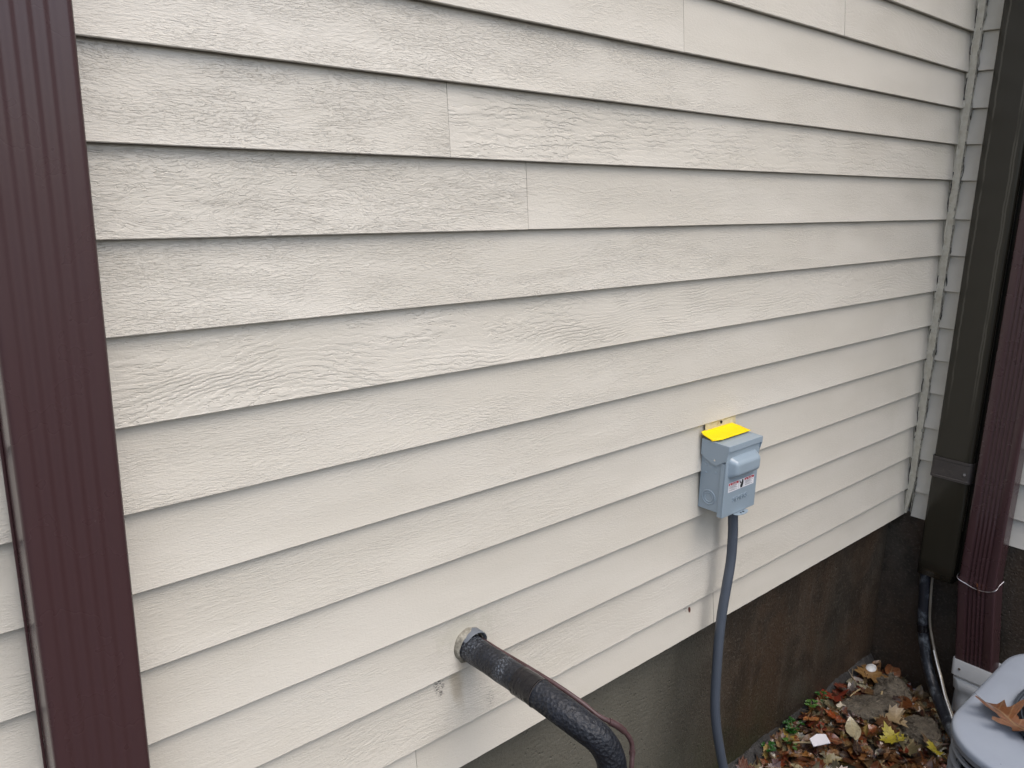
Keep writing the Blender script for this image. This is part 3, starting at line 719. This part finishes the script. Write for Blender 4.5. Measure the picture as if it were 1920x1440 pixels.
# yellow flashing strip from the wall over the hood
fl = thing('flashing_strip', 'bright yellow flashing strip bridging the wall and the top of the electrical box', 'flashing', (-1.093, -0.02, 0.474))
rows = []
prof = [(0.0035, 0.4850), (0.0012, 0.4825), (-0.0025, 0.4802), (-0.008, 0.4784), (-0.014, 0.4770), (-0.021, 0.4759), (-0.027, 0.4751), (-0.033, 0.4745), (-0.0375, 0.4740)]
for i in range(31):
    t = i/30; x = -1.161+t*0.129
    row = []
    for k, (yy, zz) in enumerate(prof):
        e = 0.0
        if t < 0.12: e = (0.12-t)/0.12
        dz = -0.004*e*e*(k/8)+0.0006*nz(i*.3, k*.4)
        yf = yy if k < 6 else yy+(0.012*e*e*(k-5)/3)
        yb = yf if k > 2 else yf
        xr = x-0.014*(t**3)*(1 if k < 3 else 0)*(3-k)/3
        row.append((xr, yb, zz+dz+(0.0008 if e else 0)))
    rows.append(row)
sm = MB().grid(rows).build('flashing_sheet', M_yellow, fl, smooth=80)
so = sm.modifiers.new('s', 'SOLIDIFY'); so.thickness = 0.0012; so.offset = 1

# ------------------------------------------------------------------ conduit
cd_path = smooth_path([(-1.069, -0.035, 0.315), (-1.0685, -0.035, 0.283), (-1.0655, -0.037, 0.2363), (-1.0685, -0.04, 0.1735), (-1.0815, -0.043, 0.1131), (-1.0945, -0.045, 0.038), (-1.1035, -0.05, -0.0516), (-1.1054, -0.055, -0.1605), (-1.0985, -0.06, -0.2324), (-1.0841, -0.065, -0.2948), (-1.0644, -0.07, -0.3612), (-1.0266, -0.08, -0.46), (-0.97, -0.12, -0.55), (-0.90, -0.22, -0.595), (-0.86, -0.4, -0.57), (-0.84, -0.56, -0.45)], 8)
tag(MB().tube(cd_path, 0.0112, 20).build('conduit', M_conduit, None, smooth=60), 'bowed dark grey flexible conduit hanging from the electrical box', 'conduit')

# ------------------------------------------------------------------ black insulated pipe through the wall
pp = thing('insulated_pipe', 'black foam-covered pipe coming out of the cream wall and bending down', 'pipe', (-1.795, 0.0, 0.228))
px = smooth_path([(-1.797, 0.03, 0.229), (-1.797, -0.02, 0.229), (-1.796, -0.09, 0.2285), (-1.793, -0.16, 0.2265), (-1.787, -0.215, 0.218), (-1.7755, -0.250, 0.2045), (-1.7605, -0.270, 0.1865), (-1.7475, -0.280, 0.1574), (-1.7445, -0.285, 0.130), (-1.745, -0.29, 0.0795), (-1.75, -0.295, -0.05), (-1.75, -0.30, -0.30), (-1.72, -0.34, -0.62)], 8)
px = [p+Vector((0, 0, -0.0045)) for p in px]
MB().tube(px, 0.0228, 30, True, 0.05, 4).build('foam_sleeve', M_foam, pp, smooth=60)
seg = [p for p in px if -0.172 < p.y < -0.118 and p.z > 0.2]
tb = MB(); tp = [seg[0].lerp(seg[-1], k/20) for k in range(21)]
tb.tube(tp, [0.0240+0.0006*nz(k*.8) for k in range(21)], 30, True, 0.05, 8); tb.build('tape_wrap', M_tape, pp, smooth=60)
ed = max(seg, key=lambda p: -p.y); k = px.index(ed)
MB().tube([ed.lerp(px[k+1], t) for t in (0, .08)], 0.0243, 30).build('tape_edge', M_strap, pp, smooth=60)
# thin copper line
cpth = [(-1.776, 0.02, 0.2305), (-1.773, -0.02, 0.2306), (-1.7699, -0.05, 0.2285), (-1.7640, -0.10, 0.2260), (-1.7600, -0.125, 0.2235), (-1.7485, -0.17, 0.2142), (-1.7353, -0.21, 0.2000), (-1.7258, -0.235, 0.1874), (-1.6979, -0.255, 0.1653), (-1.6805, -0.265, 0.1392), (-1.6805, -0.27, 0.1192), (-1.6861, -0.275, 0.0961), (-1.69, -0.28, 0.0418), (-1.70, -0.29, -0.1), (-1.71, -0.31, -0.6)]
cpp = smooth_path(cpth, 6)
cpo = MB().tube(cpp, 0.0040, 12).build('copper_line', M_copper, pp, smooth=60)
k0 = min(range(len(cpp)), key=lambda i: (cpp[i]-Vector((-1.7, -0.254, 0.167))).length)
MB().tube(cpp[k0-3:k0+3], 0.0056, 12).build('coupling', M_copper, cpo, smooth=60)
k0 = min(range(len(cpp)), key=lambda i: (cpp[i]-Vector((-1.6805, -0.27, 0.1192))).length)
MB().tube(cpp[k0-1:k0+2], 0.0052, 12).build('coupling', M_copper, cpo, smooth=60)
# wall sleeve: grey pipe end in a ragged caulk collar
rows = []
for k in range(48):
    a = 2*math.pi*k/48; w = 1+.10*nz(math.cos(a)*2.2, math.sin(a)*2.2, 4)
    rows.append([(-1.795+r*w*math.cos(a)*(1.0), yy+0.0007*nz(k*.5, r*300), 0.2245+r*w*math.sin(a)) for r, yy in ((0.0245, 0.004), (0.0255, -0.0045), (0.0265, -0.0035), (0.0280, -0.0025), (0.0298, 0.0004), (0.0315, 0.007))])
MB().grid(rows, close_v=True).build('caulk_collar', M_caulk2, pp, smooth=70)
rows = []
for k in range(40):
    a = 2*math.pi*k/40
    rows.append([(-1.790+r*math.cos(a), yy-.004*math.sin(a), 0.2275+r*math.sin(a)) for r, yy in ((0.0235, 0.02), (0.0235, -0.008), (0.0250, -0.009), (0.0262, -0.0078), (0.0264, 0.02))])
MB().grid(rows, close_v=True).build('wall_sleeve', mat_paint('pale_grey_plastic', (0.14, 0.155, 0.175), 0.5), pp, smooth=70)

# ------------------------------------------------------------------ air conditioner
ac = thing('air_conditioner', 'grey outdoor air conditioner unit with louvred sides and fan grille on top', 'air conditioner', (-0.65, -0.75, -0.62))
AX0, AX1, AY0, AY1, AZ = -0.934, -0.345, -1.05, -0.46, -0.11
acx, acy, ahx, ahy = (AX0+AX1)/2, (AY0+AY1)/2, (AX1-AX0)/2, (AY1-AY0)/2
RC = 0.145
def rr_ray(th, hx, hy, rc):
    c, s_ = math.cos(th), math.sin(th)
    lo, hi = 0.0, 2.0
    def inside(t):
        x, y = abs(t*c), abs(t*s_)
        if x > hx or y > hy: return False
        if x > hx-rc and y > hy-rc: return (x-(hx-rc))**2+(y-(hy-rc))**2 <= rc*rc
        return True
    for _ in range(40):
        mid = (lo+hi)/2
        if inside(mid): lo = mid
        else: hi = mid
    return lo
# sample angles: uniform in the rounded corners
def outline(hx, hy, rc, n=14, m=8):
    P = []
    corners = [(1, 1, 0), (-1, 1, 90), (-1, -1, 180), (1, -1, 270)]
    for ci, (sx, sy, a0) in enumerate(corners):
        for k in range(n+1):
            a = R(a0+90*k/n); P.append((acx+sx*(hx-rc)+rc*math.cos(a), acy+sy*(hy-rc)+rc*math.sin(a)))
        nx = corners[(ci+1) % 4]; a = R(a0+90)
        s0 = P[-1]; e = (acx+nx[0]*(hx-rc)+rc*math.cos(R(nx[2])), acy+nx[1]*(hy-rc)+rc*math.sin(R(nx[2])))
        for k in range(1, m): P.append((s0[0]+(e[0]-s0[0])*k/m, s0[1]+(e[1]-s0[1])*k/m))
    return P
RH = 0.216
prof = [('c', RH-0.002, AZ-0.012), ('c', RH, AZ-0.003), ('c', RH+0.004, AZ+0.001), ('m', 0.3, AZ+0.0016), ('m', .7, AZ+0.0012), ('o', -0.012, AZ), ('o', -0.004, AZ-0.0015), ('o', -0.001, AZ-0.005), ('o', 0.0, AZ-0.010), ('o', 0.0, AZ-0.016), ('o', -0.003, AZ-0.0175), ('o', -0.012, AZ-0.018)]
base = outline(ahx, ahy, RC); rows = []
for kind, v, z in prof:
    row = []
    O = outline(ahx+(v if kind == 'o' else -0.012), ahy+(v if kind == 'o' else -0.012), RC+(v if kind == 'o' else -.012))
    for (x, y) in O:
        th = math.atan2(y-acy, x-acx); cx_, cy_ = acx+(RH+0.004)*math.cos(th), acy+(RH+.004)*math.sin(th)
        if kind == 'c': row.append((acx+v*math.cos(th), acy+v*math.sin(th), z))
        elif kind == 'm': row.append((cx_+(x-cx_)*v, cy_+(y-cy_)*v, z))
        else: row.append((x, y, z))
    rows.append(row)
lid = MB().grid(rows[::-1], close_u=True).build('top_lid', M_ac, ac, smooth=45)
# body core (dark coil) and louvre bars with plain posts
rows = [[(x, y, z) for x, y in outline(ahx-0.040, ahy-0.040, RC-.04)] for z in (-0.60, AZ-0.03)]
MB().grid(rows, close_u=True, cap=True).build('coil_core', M_dark, ac, smooth=40)
mbp = MB()
rows = [[(x, y, z) for x, y in outline(ahx-i_, ahy-i_, RC-i_)] for z, i_ in ((AZ-0.0185, .020), (AZ-0.0185, .0035), (AZ-0.029, .0035), (AZ-.029, .020))]
mbp.grid(rows[::-1], close_u=True)
# plain panels on each side with rounded-slot ends between
for (x0, x1, y0, y1) in ((AX0+.0035, AX0+.02, acy-0.03, AY1-0.12), (acx-.12, acx+.12, AY1-.02, AY1-.0035), (acx-.12, acx+.12, AY0+.0035, AY0+.02), (AX1-.02, AX1-.0035, acy-.1, acy+.1)):
    mbp.box(x0, x1, y0, y1, -0.59, AZ-0.0295)
mbp.build('frame_panel', M_ac2, ac, smooth=40)
mbl = MB(); z = AZ-0.0475
while z > -0.58:
    rows = [[(x, y, zz) for x, y in outline(ahx-i_, ahy-i_, RC-i_)] for zz, i_ in ((z+0.0035, .014), (z+0.003, .007), (z, .0045), (z-0.003, .007), (z-.0035, .014))]
    mbl.grid(rows[::-1], close_u=True); z -= 0.027
lv = mbl.build('louvres', M_ac2, ac, smooth=60)
MB().tube([(AX0+.002, acy+.185, AZ-0.014), (AX0-.0035, acy+.185, AZ-0.0135)], [0.0060, 0.0045], 12).build('screw', M_steel, lid, smooth=40)
MB().tube([(AX0+.002, acy-.18, AZ-0.014), (AX0-.0035, acy-.18, AZ-0.0135)], [0.0060, 0.0045], 12).build('screw', M_steel, lid, smooth=40)
MB().tube([(acx+RH*math.cos(t), acy+RH*math.sin(t), AZ-0.14) for t in (0, 3.1)], 0.001, 4)
rows = []
for k in range(64):
    a = 2*math.pi*k/64
    rows.append([(acx+(RH-.001)*math.cos(a), acy+(RH-.001)*math.sin(a), zz) for zz in (AZ-0.010, AZ-.16)])
MB().grid(rows, close_v=True).build('fan_shroud', M_dark, ac, smooth=60)
g = MB()
for r in np.arange(0.03, RH+0.006, 0.0135):
    g.tube([(acx+r*math.cos(2*math.pi*k/48), acy+r*math.sin(2*math.pi*k/48), AZ+0.010+0.016*(1-(r/RH)**2)) for k in range(49)], 0.0017, 6, False)
g.tube([(acx+(RH+.001)*math.cos(2*math.pi*k/60), acy+(RH+.001)*math.sin(2*math.pi*k/60), AZ+0.004) for k in range(61)], 0.0042, 8, False)
for k in range(8):
    a = math.pi/4*k+.2
    g.tube([(acx+r*math.cos(a), acy+r*math.sin(a), AZ+0.0075+0.016*(1-(r/RH)**2)) for r in np.linspace(0.025, RH+.004, 10)], 0.0022, 6)
g.build('fan_grille', M_wire, ac, smooth=60)
fb = MB(); fb.tube([(acx, acy, AZ-.09), (acx, acy, AZ-.03)], 0.05, 24)
for k in range(4):
    a0 = k*math.pi/2; rows = []
    for i in range(9):
        r = 0.045+i*0.0185; wd = 0.35+0.02*i
        rows.append([(acx+r*math.cos(a0+t*wd), acy+r*math.sin(a0+t*wd), AZ-.075+t*0.035) for t in (0, .25, .5, .75, 1)])
    fb.grid(rows)
fb.build('fan', M_dark, ac, smooth=50)
tag(MB().box(-1.02, -0.26, -1.14, -0.38, -0.66, -0.60).build('equipment_pad', M_lip, None, bevel=0.008), 'grey concrete pad beneath the air conditioner', 'concrete pad')

# ------------------------------------------------------------------ ground
def gz(x, y):
    d = math.hypot(x+0.25, y+0.1)
    h = -0.60
    if abs(x) < 4 and abs(y) < 4:
        h += 0.022*nz(x*3, y*3, 1)+0.010*nz(x*11, y*11, 2)+0.03*math.exp(-((x+.45)**2+(y+.02)**2)/.09)-0.02*math.exp(-((x+.0)**2+(y+.2)**2)/.02)
    return h
xs = sorted(set([-60, -30, -15, -8, -5]+[round(-3.5+i*0.025, 3) for i in range(152)]+[0.5, 2, 8, 20, 60]))
ys = sorted(set([-60, -30, -15, -8, -4]+[round(-3+i*0.03, 3) for i in range(108)]+[0.5, 2, 8, 20, 60]))
tag(MB().grid([[(x, y, gz(x, y)) for x in xs] for y in ys]).build('ground', M_ground, None, smooth=60), kind='structure')

# rough concrete spill along the main foundation
mb = MB(); rows = []
for i in range(200):
    x = -1.5+i*0.0078
    hgt = 0.045*(1+.5*nz(x*7, 2)); wd = 0.028*(1+.8*nz(x*6, 8))+.006
    rows.append([(x, 0.049-wd*t*1.7+.004*nz(x*50, t*6), -0.575+hgt*(1-t)**0.8-0.05*t+.005*nz(x*60, t*8, 3)) for t in (0, .15, .3, .45, .6, .75, .9, 1.0)])
tag(mb.grid(rows).build('concrete_ledge', M_lip, None, smooth=80), kind='structure')

# stones
def stone(cx, cy, cz, sx, sy, sz, seed, label, rot=0.0):
    bm_rows = []; n, m_ = 90, 56
    for j in range(m_+1):
        ph = math.pi*j/m_; row = []
        for i in range(n):
            th = 2*math.pi*i/n; d = Vector((math.sin(ph)*math.cos(th), math.sin(ph)*math.sin(th), math.cos(ph)))
            r = 1+.22*nz(d.x*1.3+seed, d.y*1.3, d.z*1.3)+.10*nz(d.x*4+seed, d.y*4, d.z*4)+.05*nz(d.x*9+seed, d.y*9, d.z*9)+.035*nz(d.x*22+seed, d.y*22, d.z*22)+.02*nz(d.x*45+seed, d.y*45, d.z*45)
            d = Vector((math.copysign(abs(d.x)**.8, d.x), math.copysign(abs(d.y)**.8, d.y), math.copysign(abs(d.z)**.75, d.z)))
            x, y = d.x*sx*r, d.y*sy*r
            row.append((cx+x*math.cos(rot)-y*math.sin(rot), cy+x*math.sin(rot)+y*math.cos(rot), cz+d.z*sz*r))
        bm_rows.append(row)
    return tag(MB().grid(bm_rows[::-1], close_u=True).build('stone', M_rock, None, smooth=180), label, 'stone', 'stones among the leaves')
stone(-0.115, -0.085, -0.575, 0.074, 0.055, 0.036, 1, 'flat brown stone deepest in the corner, behind the other stones', .3)
stone(-0.275, -0.085, -0.572, 0.110, 0.062, 0.040, 5, 'largest brown stone, in the middle of the leaves', -.5)
stone(-0.255, -0.225, -0.580, 0.078, 0.062, 0.038, 9, 'grey-brown stone nearest the black hose', .2)

# ------------------------------------------------------------------ leaves
MAPLE = [(0, 0), (.10, .06), (.34, -.04), (.30, .08), (.52, .16), (.44, .24), (.60, .42), (.46, .42), (.50, .56), (.30, .50), (.22, .46), (.27, .66), (.20, .66), (.24, .82), (.12, .80), (0, 1.05)]
OAK = [(0, 0), (.05, .10), (.20, .16), (.10, .24), (.14, .30), (.36, .38), (.30, .44), (.14, .46), (.16, .54), (.42, .70), (.36, .74), (.20, .72), (.14, .76), (.26, .92), (.12, .88), (0, 1.0)]
OVAL = [(0, 0), (.10, .08), (.19, .20), (.25, .34), (.27, .48), (.25, .62), (.19, .76), (.10, .90), (0, 1.0)]
SHAPES = {'maple': MAPLE, 'oak': OAK, 'oval': OVAL}
def add_leaf(mb, shape, size, M, col, curl, rng, fold=0.0):
    P = SHAPES[shape]; out = [(x, y) for x, y in P]+[(-x, y) for x, y in P[-2:0:-1]]
    # refine outline for curl
    O = []
    for i in range(len(out)):
        a, b = out[i], out[(i+1) % len(out)]
        for t in (0, .5): O.append((a[0]+(b[0]-a[0])*t+rng.uniform(-.008, .008)*(t > 0), a[1]+(b[1]-a[1])*t))
    n = len(O); c = (0.0, 0.45); ph = rng.uniform(0, 6.28); fr = rng.uniform(1.5, 3.5); b0 = len(mb.v)
    pts = [c]+[(c[0]+(x-c[0])*.35, c[1]+(y-c[1])*.35) for x, y in O]+[(c[0]+(x-c[0])*.7, c[1]+(y-c[1])*.7) for x, y in O]+O
    for (x, y) in pts:
        dx, dy = x, y-.45
        r = math.hypot(dx, dy)
        z = curl*(r*r*1.1)*(0.5+0.8*math.sin(fr*math.atan2(dy, dx)+ph))+fold*abs(dx)+.03*math.sin(dy*7+ph)*abs(curl)
        v = M @ Vector((x*size, (y-.45)*size, z*size)); mb.v.append(tuple(v))
        mb.uv.append((x, y)); k = 1-.25*r+rng.uniform(-.05, .05); mb.fc['col'].append((col[0]*k, col[1]*k, col[2]*k, 1))
    for i in range(n): j = (i+1) % n; mb.f.append((b0, b0+1+i, b0+1+j))
    for q in range(2):
        for i in range(n):
            j = (i+1) % n; a = b0+1+q*n; mb.f.append((a+i, a+n+i, a+n+j, a+j))
def leafMB(): mb = MB(); mb.uv = []; mb.fc['col'] = []; return mb
def add_stem(mb, size, M, col, L=.5):
    b = len(mb.v); w = .012*size
    pts = [Vector((0, -.45*size-L*size*t, .05*size*t)) for t in (0, .5, 1)]
    for p in pts:
        for dx, dz in ((-w, 0), (0, w), (w, 0)): mb.v.append(tuple(M @ (p+Vector((dx, 0, dz))))); mb.uv.append((.5, .5)); mb.fc['col'].append((*col, 1))
    for q in range(2):
        for i in range(2): mb.f.append((b+q*3+i, b+q*3+i+1, b+q*3+4+i, b+q*3+3+i))
BROWNS = [(.28, .085, .02), (.24, .06, .015), (.30, .13, .03), (.16, .065, .022), (.12, .045, .018), (.20, .10, .035), (.085, .032, .016), (.24, .14, .06), (.30, .20, .09), (.055, .022, .014), (.27, .11, .03), (.22, .035, .012), (.34, .28, .14), (.10, .028, .012), (.38, .25, .05), (.33, .30, .20), (.13, .02, .012), (.19, .17, .10)]
rng = random.Random(21)
lit = leafMB(); count = 0
def on_stone(x, y):
    for cx, cy, a, b in ((-0.115, -0.085, .066, .050), (-0.275, -0.085, .10, .058), (-0.265, -0.225, .07, .055)):
        if ((x-cx)/a)**2+((y-cy)/b)**2 < 1: return True
    return False
tries = 0
while count < 1800 and tries < 20000:
    tries += 1
    if rng.random() < .8: x, y = rng.uniform(-0.85, 0.0), rng.uniform(-0.46, 0.035)
    else: x, y = rng.uniform(-2.6, -0.5), rng.uniform(-1.6, 0.03)
    if on_stone(x, y) and rng.random() < .985: continue
    if -1.02 < x < -.26 and -1.14 < y < -.38: continue
    size = rng.choice((.020, .026, .034, .044, .054, .066))*rng.uniform(.8, 1.2)
    if x+size*.4 > 0.0 or y+size*.45 > 0.045: 
        x = min(x, -size*.45); y = min(y, .04-size*.45)
    lift = 0.004+0.020*rng.random()**1.5
    M = Matrix.Translation((x, y, gz(x, y)+0.006+lift)) @ Matrix.Rotation(rng.uniform(0, 6.28), 4, 'Z') @ Matrix.Rotation(rng.gauss(0, .38), 4, 'X') @ Matrix.Rotation(rng.gauss(0, .38), 4, 'Y')
    col = rng.choice(BROWNS); kk = rng.uniform(.4, 1.1); col = tuple(c*kk for c in col)
    add_leaf(lit, rng.choice(('maple', 'oak', 'oval', 'maple', 'oval')), size, M, col, rng.uniform(-.6, .8), rng, rng.uniform(-.3, .6))
    if rng.random() < .3: add_stem(lit, size, M, (.30, .22, .12))
    count += 1
tag(lit.build('leaf_litter', M_leaf, None, smooth=60), 'wet brown and rust autumn leaves covering the ground in the corner', 'leaves', kind='stuff')

def leaf_obj(shape, size, loc, rz, col, label, curl=.3, tilt=(0, 0), name=None, stem=False, seed=1, fold=.1):
    mb = leafMB(); r = random.Random(seed)
    M = Matrix.Translation(loc) @ Matrix.Rotation(rz, 4, 'Z') @ Matrix.Rotation(tilt[0], 4, 'X') @ Matrix.Rotation(tilt[1], 4, 'Y')
    add_leaf(mb, shape, size, M, col, curl, r, fold)
    if stem: add_stem(mb, size, M, (.20, .10, .05), .35)
    o = mb.build(name or shape+'_leaf', M_leaf, None, smooth=60)
    return tag(o, label, 'leaf')
def G(x, y, h=0.03): return (x, y, gz(x, y)+h)
leaf_obj('maple', .068, (-0.388, -0.195, -0.532), -.5, (.50, .42, .035), 'larger yellow maple leaf in front of the stones', .5, (.25, -.1), seed=3, stem=True)
leaf_obj('maple', .050, (-0.345, -0.295, -0.540), 1.0, (.50, .42, .03), 'small yellow maple leaf low down near the air conditioner', .4, (.3, 0), seed=4)
leaf_obj('maple', .090, (-0.350, 0.000, -0.530), 2.2, (.27, .030, .010), 'bright red maple leaf beside the largest stone', .45, (.3, .2), seed=5)
leaf_obj('maple', .070, (-0.435, -0.055, -0.532), .3, (.30, .055, .010), 'orange-red leaf beside the green weeds', .5, (.2, .3), seed=15)
leaf_obj('oval', .060, (-0.500, -0.010, -0.528), 1.2, (.42, .16, .05), 'pale orange oval leaf next to the green weed clump', .2, (.15, .2), seed=6)
leaf_obj('maple', .100, (-0.105, 0.000, -0.550), 1.0, (.27, .145, .045), 'tan maple leaf in the corner under the white foam blob', .35, (.15, -.1), seed=7)
leaf_obj('oval', .095, (-0.035, -0.040, -0.560), -1.3, (.26, .095, .035), 'curled copper leaf against the shaded foundation', .6, (.1, .5), seed=8, fold=.5)
leaf_obj('oval', .110, (-0.195, -0.145, -0.540), 1.9, (.135, .038, .008), 'dark rust oval leaf lying over the stones', .2, (.1, .1), seed=9)
leaf_obj('oval', .080, (-0.455, -0.115, -0.528), -.9, (.46, .40, .25), 'pale cream leaf left of the yellow maple leaf', .3, (.2, -.1), seed=10)
leaf_obj('maple', .075, (-0.300, -0.170, -0.535), 2.9, (.40, .30, .17), 'pale curled tan leaf on the stone nearest the hose', .6, (.1, .2), seed=11)
leaf_obj('oak', .150, (-0.768, -0.558, AZ+0.016), -0.62, (.17, .062, .02), 'curled rust oak leaf on top of the air conditioner', .45, (-.05, .12), seed=12, stem=False, fold=.10)
leaf_obj('maple', .03, (-0.079, -0.262, -0.140), 0.4, (.35, .12, .03), 'tiny orange leaf scrap caught by the downspout wire', .3, (1.3, 0), seed=13)

# weeds
def weed(x, y, h, n, spread, mat, label, seed):
    r = random.Random(seed); g0 = gz(x, y)+.02
    root = thing('weed', label, 'weed', (x, y, g0), 'green weeds along the foundation')
    mb = MB(); st = MB()
    for k in range(n):
        a = r.uniform(0, 6.28); d = spread*r.random()**.5; lx, ly, lz = x+d*math.cos(a), min(.03, y+d*math.sin(a)), g0+h*r.uniform(.4, 1)
        st.tube([(x+.15*d*math.cos(a), y+.15*d*math.sin(a), g0-.02), ((x+lx)/2, (y+ly)/2, (g0+lz)/2+.004), (lx, ly, lz)], .0008, 5)
        for q in range(3):
            th = a+(q-1)*1.0+r.uniform(-.3, .3); s_ = r.uniform(.005, .009); ct, sn = math.cos(th), math.sin(th); rows = []
            for j in range(6):
                t = j/5; w = s_*.55*math.sin(math.pi*min(1, t*.93+.07))**.8; rr = s_*1.9*t; dz = .25*rr-rr*rr*14+r.uniform(-.0004, .0004)
                rows.append([(lx+rr*ct-w*sn*e, ly+rr*sn+w*ct*e, lz+dz+abs(e)*.002) for e in (-1, 0, 1)])
            mb.grid(rows)
    mb.build('foliage', mat, root, smooth=60); st.build('stems', M_lime, root, smooth=60)
weed(-0.570, 0.010, .030, 15, .022, M_green, 'dense dark green weed clump beside the orange oval leaf', 1)
weed(-0.375, 0.020, .032, 5, .012, M_green, 'dark green sprig nearest the red maple leaf', 2)
weed(-0.440, 0.022, .026, 5, .014, M_lime, 'pale green sprig between the two darker weeds', 3)
weed(-0.630, -0.020, .026, 4, .012, M_lime, 'lime green sprig beside the white chip', 4)
weed(-0.690, 0.018, .022, 6, .018, M_green, 'tiny dark sprig closest to the conduit', 5)

# white tile chip, foam blob, twigs
P = [(-0.032, -0.014), (0.024, -0.018), (0.030, 0.010), (0.004, 0.018), (-0.028, 0.010)]
cpch = MB(); q = prism([(x, y) for x, y in P], 'z', 0, .004)
M = Matrix.Translation((-0.585, -0.078, -0.518)) @ Matrix.Rotation(-.35, 4, 'Z') @ Matrix.Rotation(.3, 4, 'X')
q.v = [tuple(M @ Vector(v)) for v in q.v]
tag(q.build('white_chip', M_label_w, None, bevel=.0008), 'flat white broken chip lying among the leaves', 'debris')
rows = []
for j in range(11):
    ph = math.pi*j/10; rows.append([(-0.066+.026*math.sin(ph)*math.cos(t)*(1+.2*nz(t, ph)), 0.010+.018*math.sin(ph)*math.sin(t)*(1+.2*nz(t, ph, 2)), -0.553+.014*math.cos(ph)) for t in [2*math.pi*k/18 for k in range(18)]])
tag(MB().grid(rows[::-1], close_u=True).build('foam_lump', M_white, None, smooth=80), 'small white foam lump in the corner above the leaves', 'debris')
twl = [((-0.215, -0.022, -0.546), (-0.275, -0.020, -0.548), (-0.325, -0.040, -0.550), .0022, 'pale twig lying across the largest stone'),
       ((-0.175, -0.075, -0.545), (-0.192, -0.080, -0.546), (-0.205, -0.082, -0.546), .0034, 'short pale wood chip between the two upper stones'),
       ((-0.56, -0.07, -0.545), (-0.60, -0.035, -0.543), (-0.625, -0.02, -0.54), .0028, 'pale twig beside the lime green sprig'),
       ((-0.38, -0.14, -0.545), (-0.42, -0.135, -0.545), (-0.47, -0.10, -0.55), .002, 'thin pale twig beside the cream leaf')]
for a, b, c, r_, l in twl: tag(MB().tube(smooth_path([a, b, c], 6), r_, 7, True, .3).build('twig', M_stick, None, smooth=60), l, 'twig', 'twigs among the leaves')
tag(MB().tube(smooth_path([(-0.03, -.01, -.58), (-0.035, -.012, -.53), (-.03, -.02, -.505), (-.02, -.035, -.50)], 6), .0013, 6).build('twig', M_twig, None, smooth=60), 'thin dark curved twig standing up in the corner', 'twig', 'twigs among the leaves')
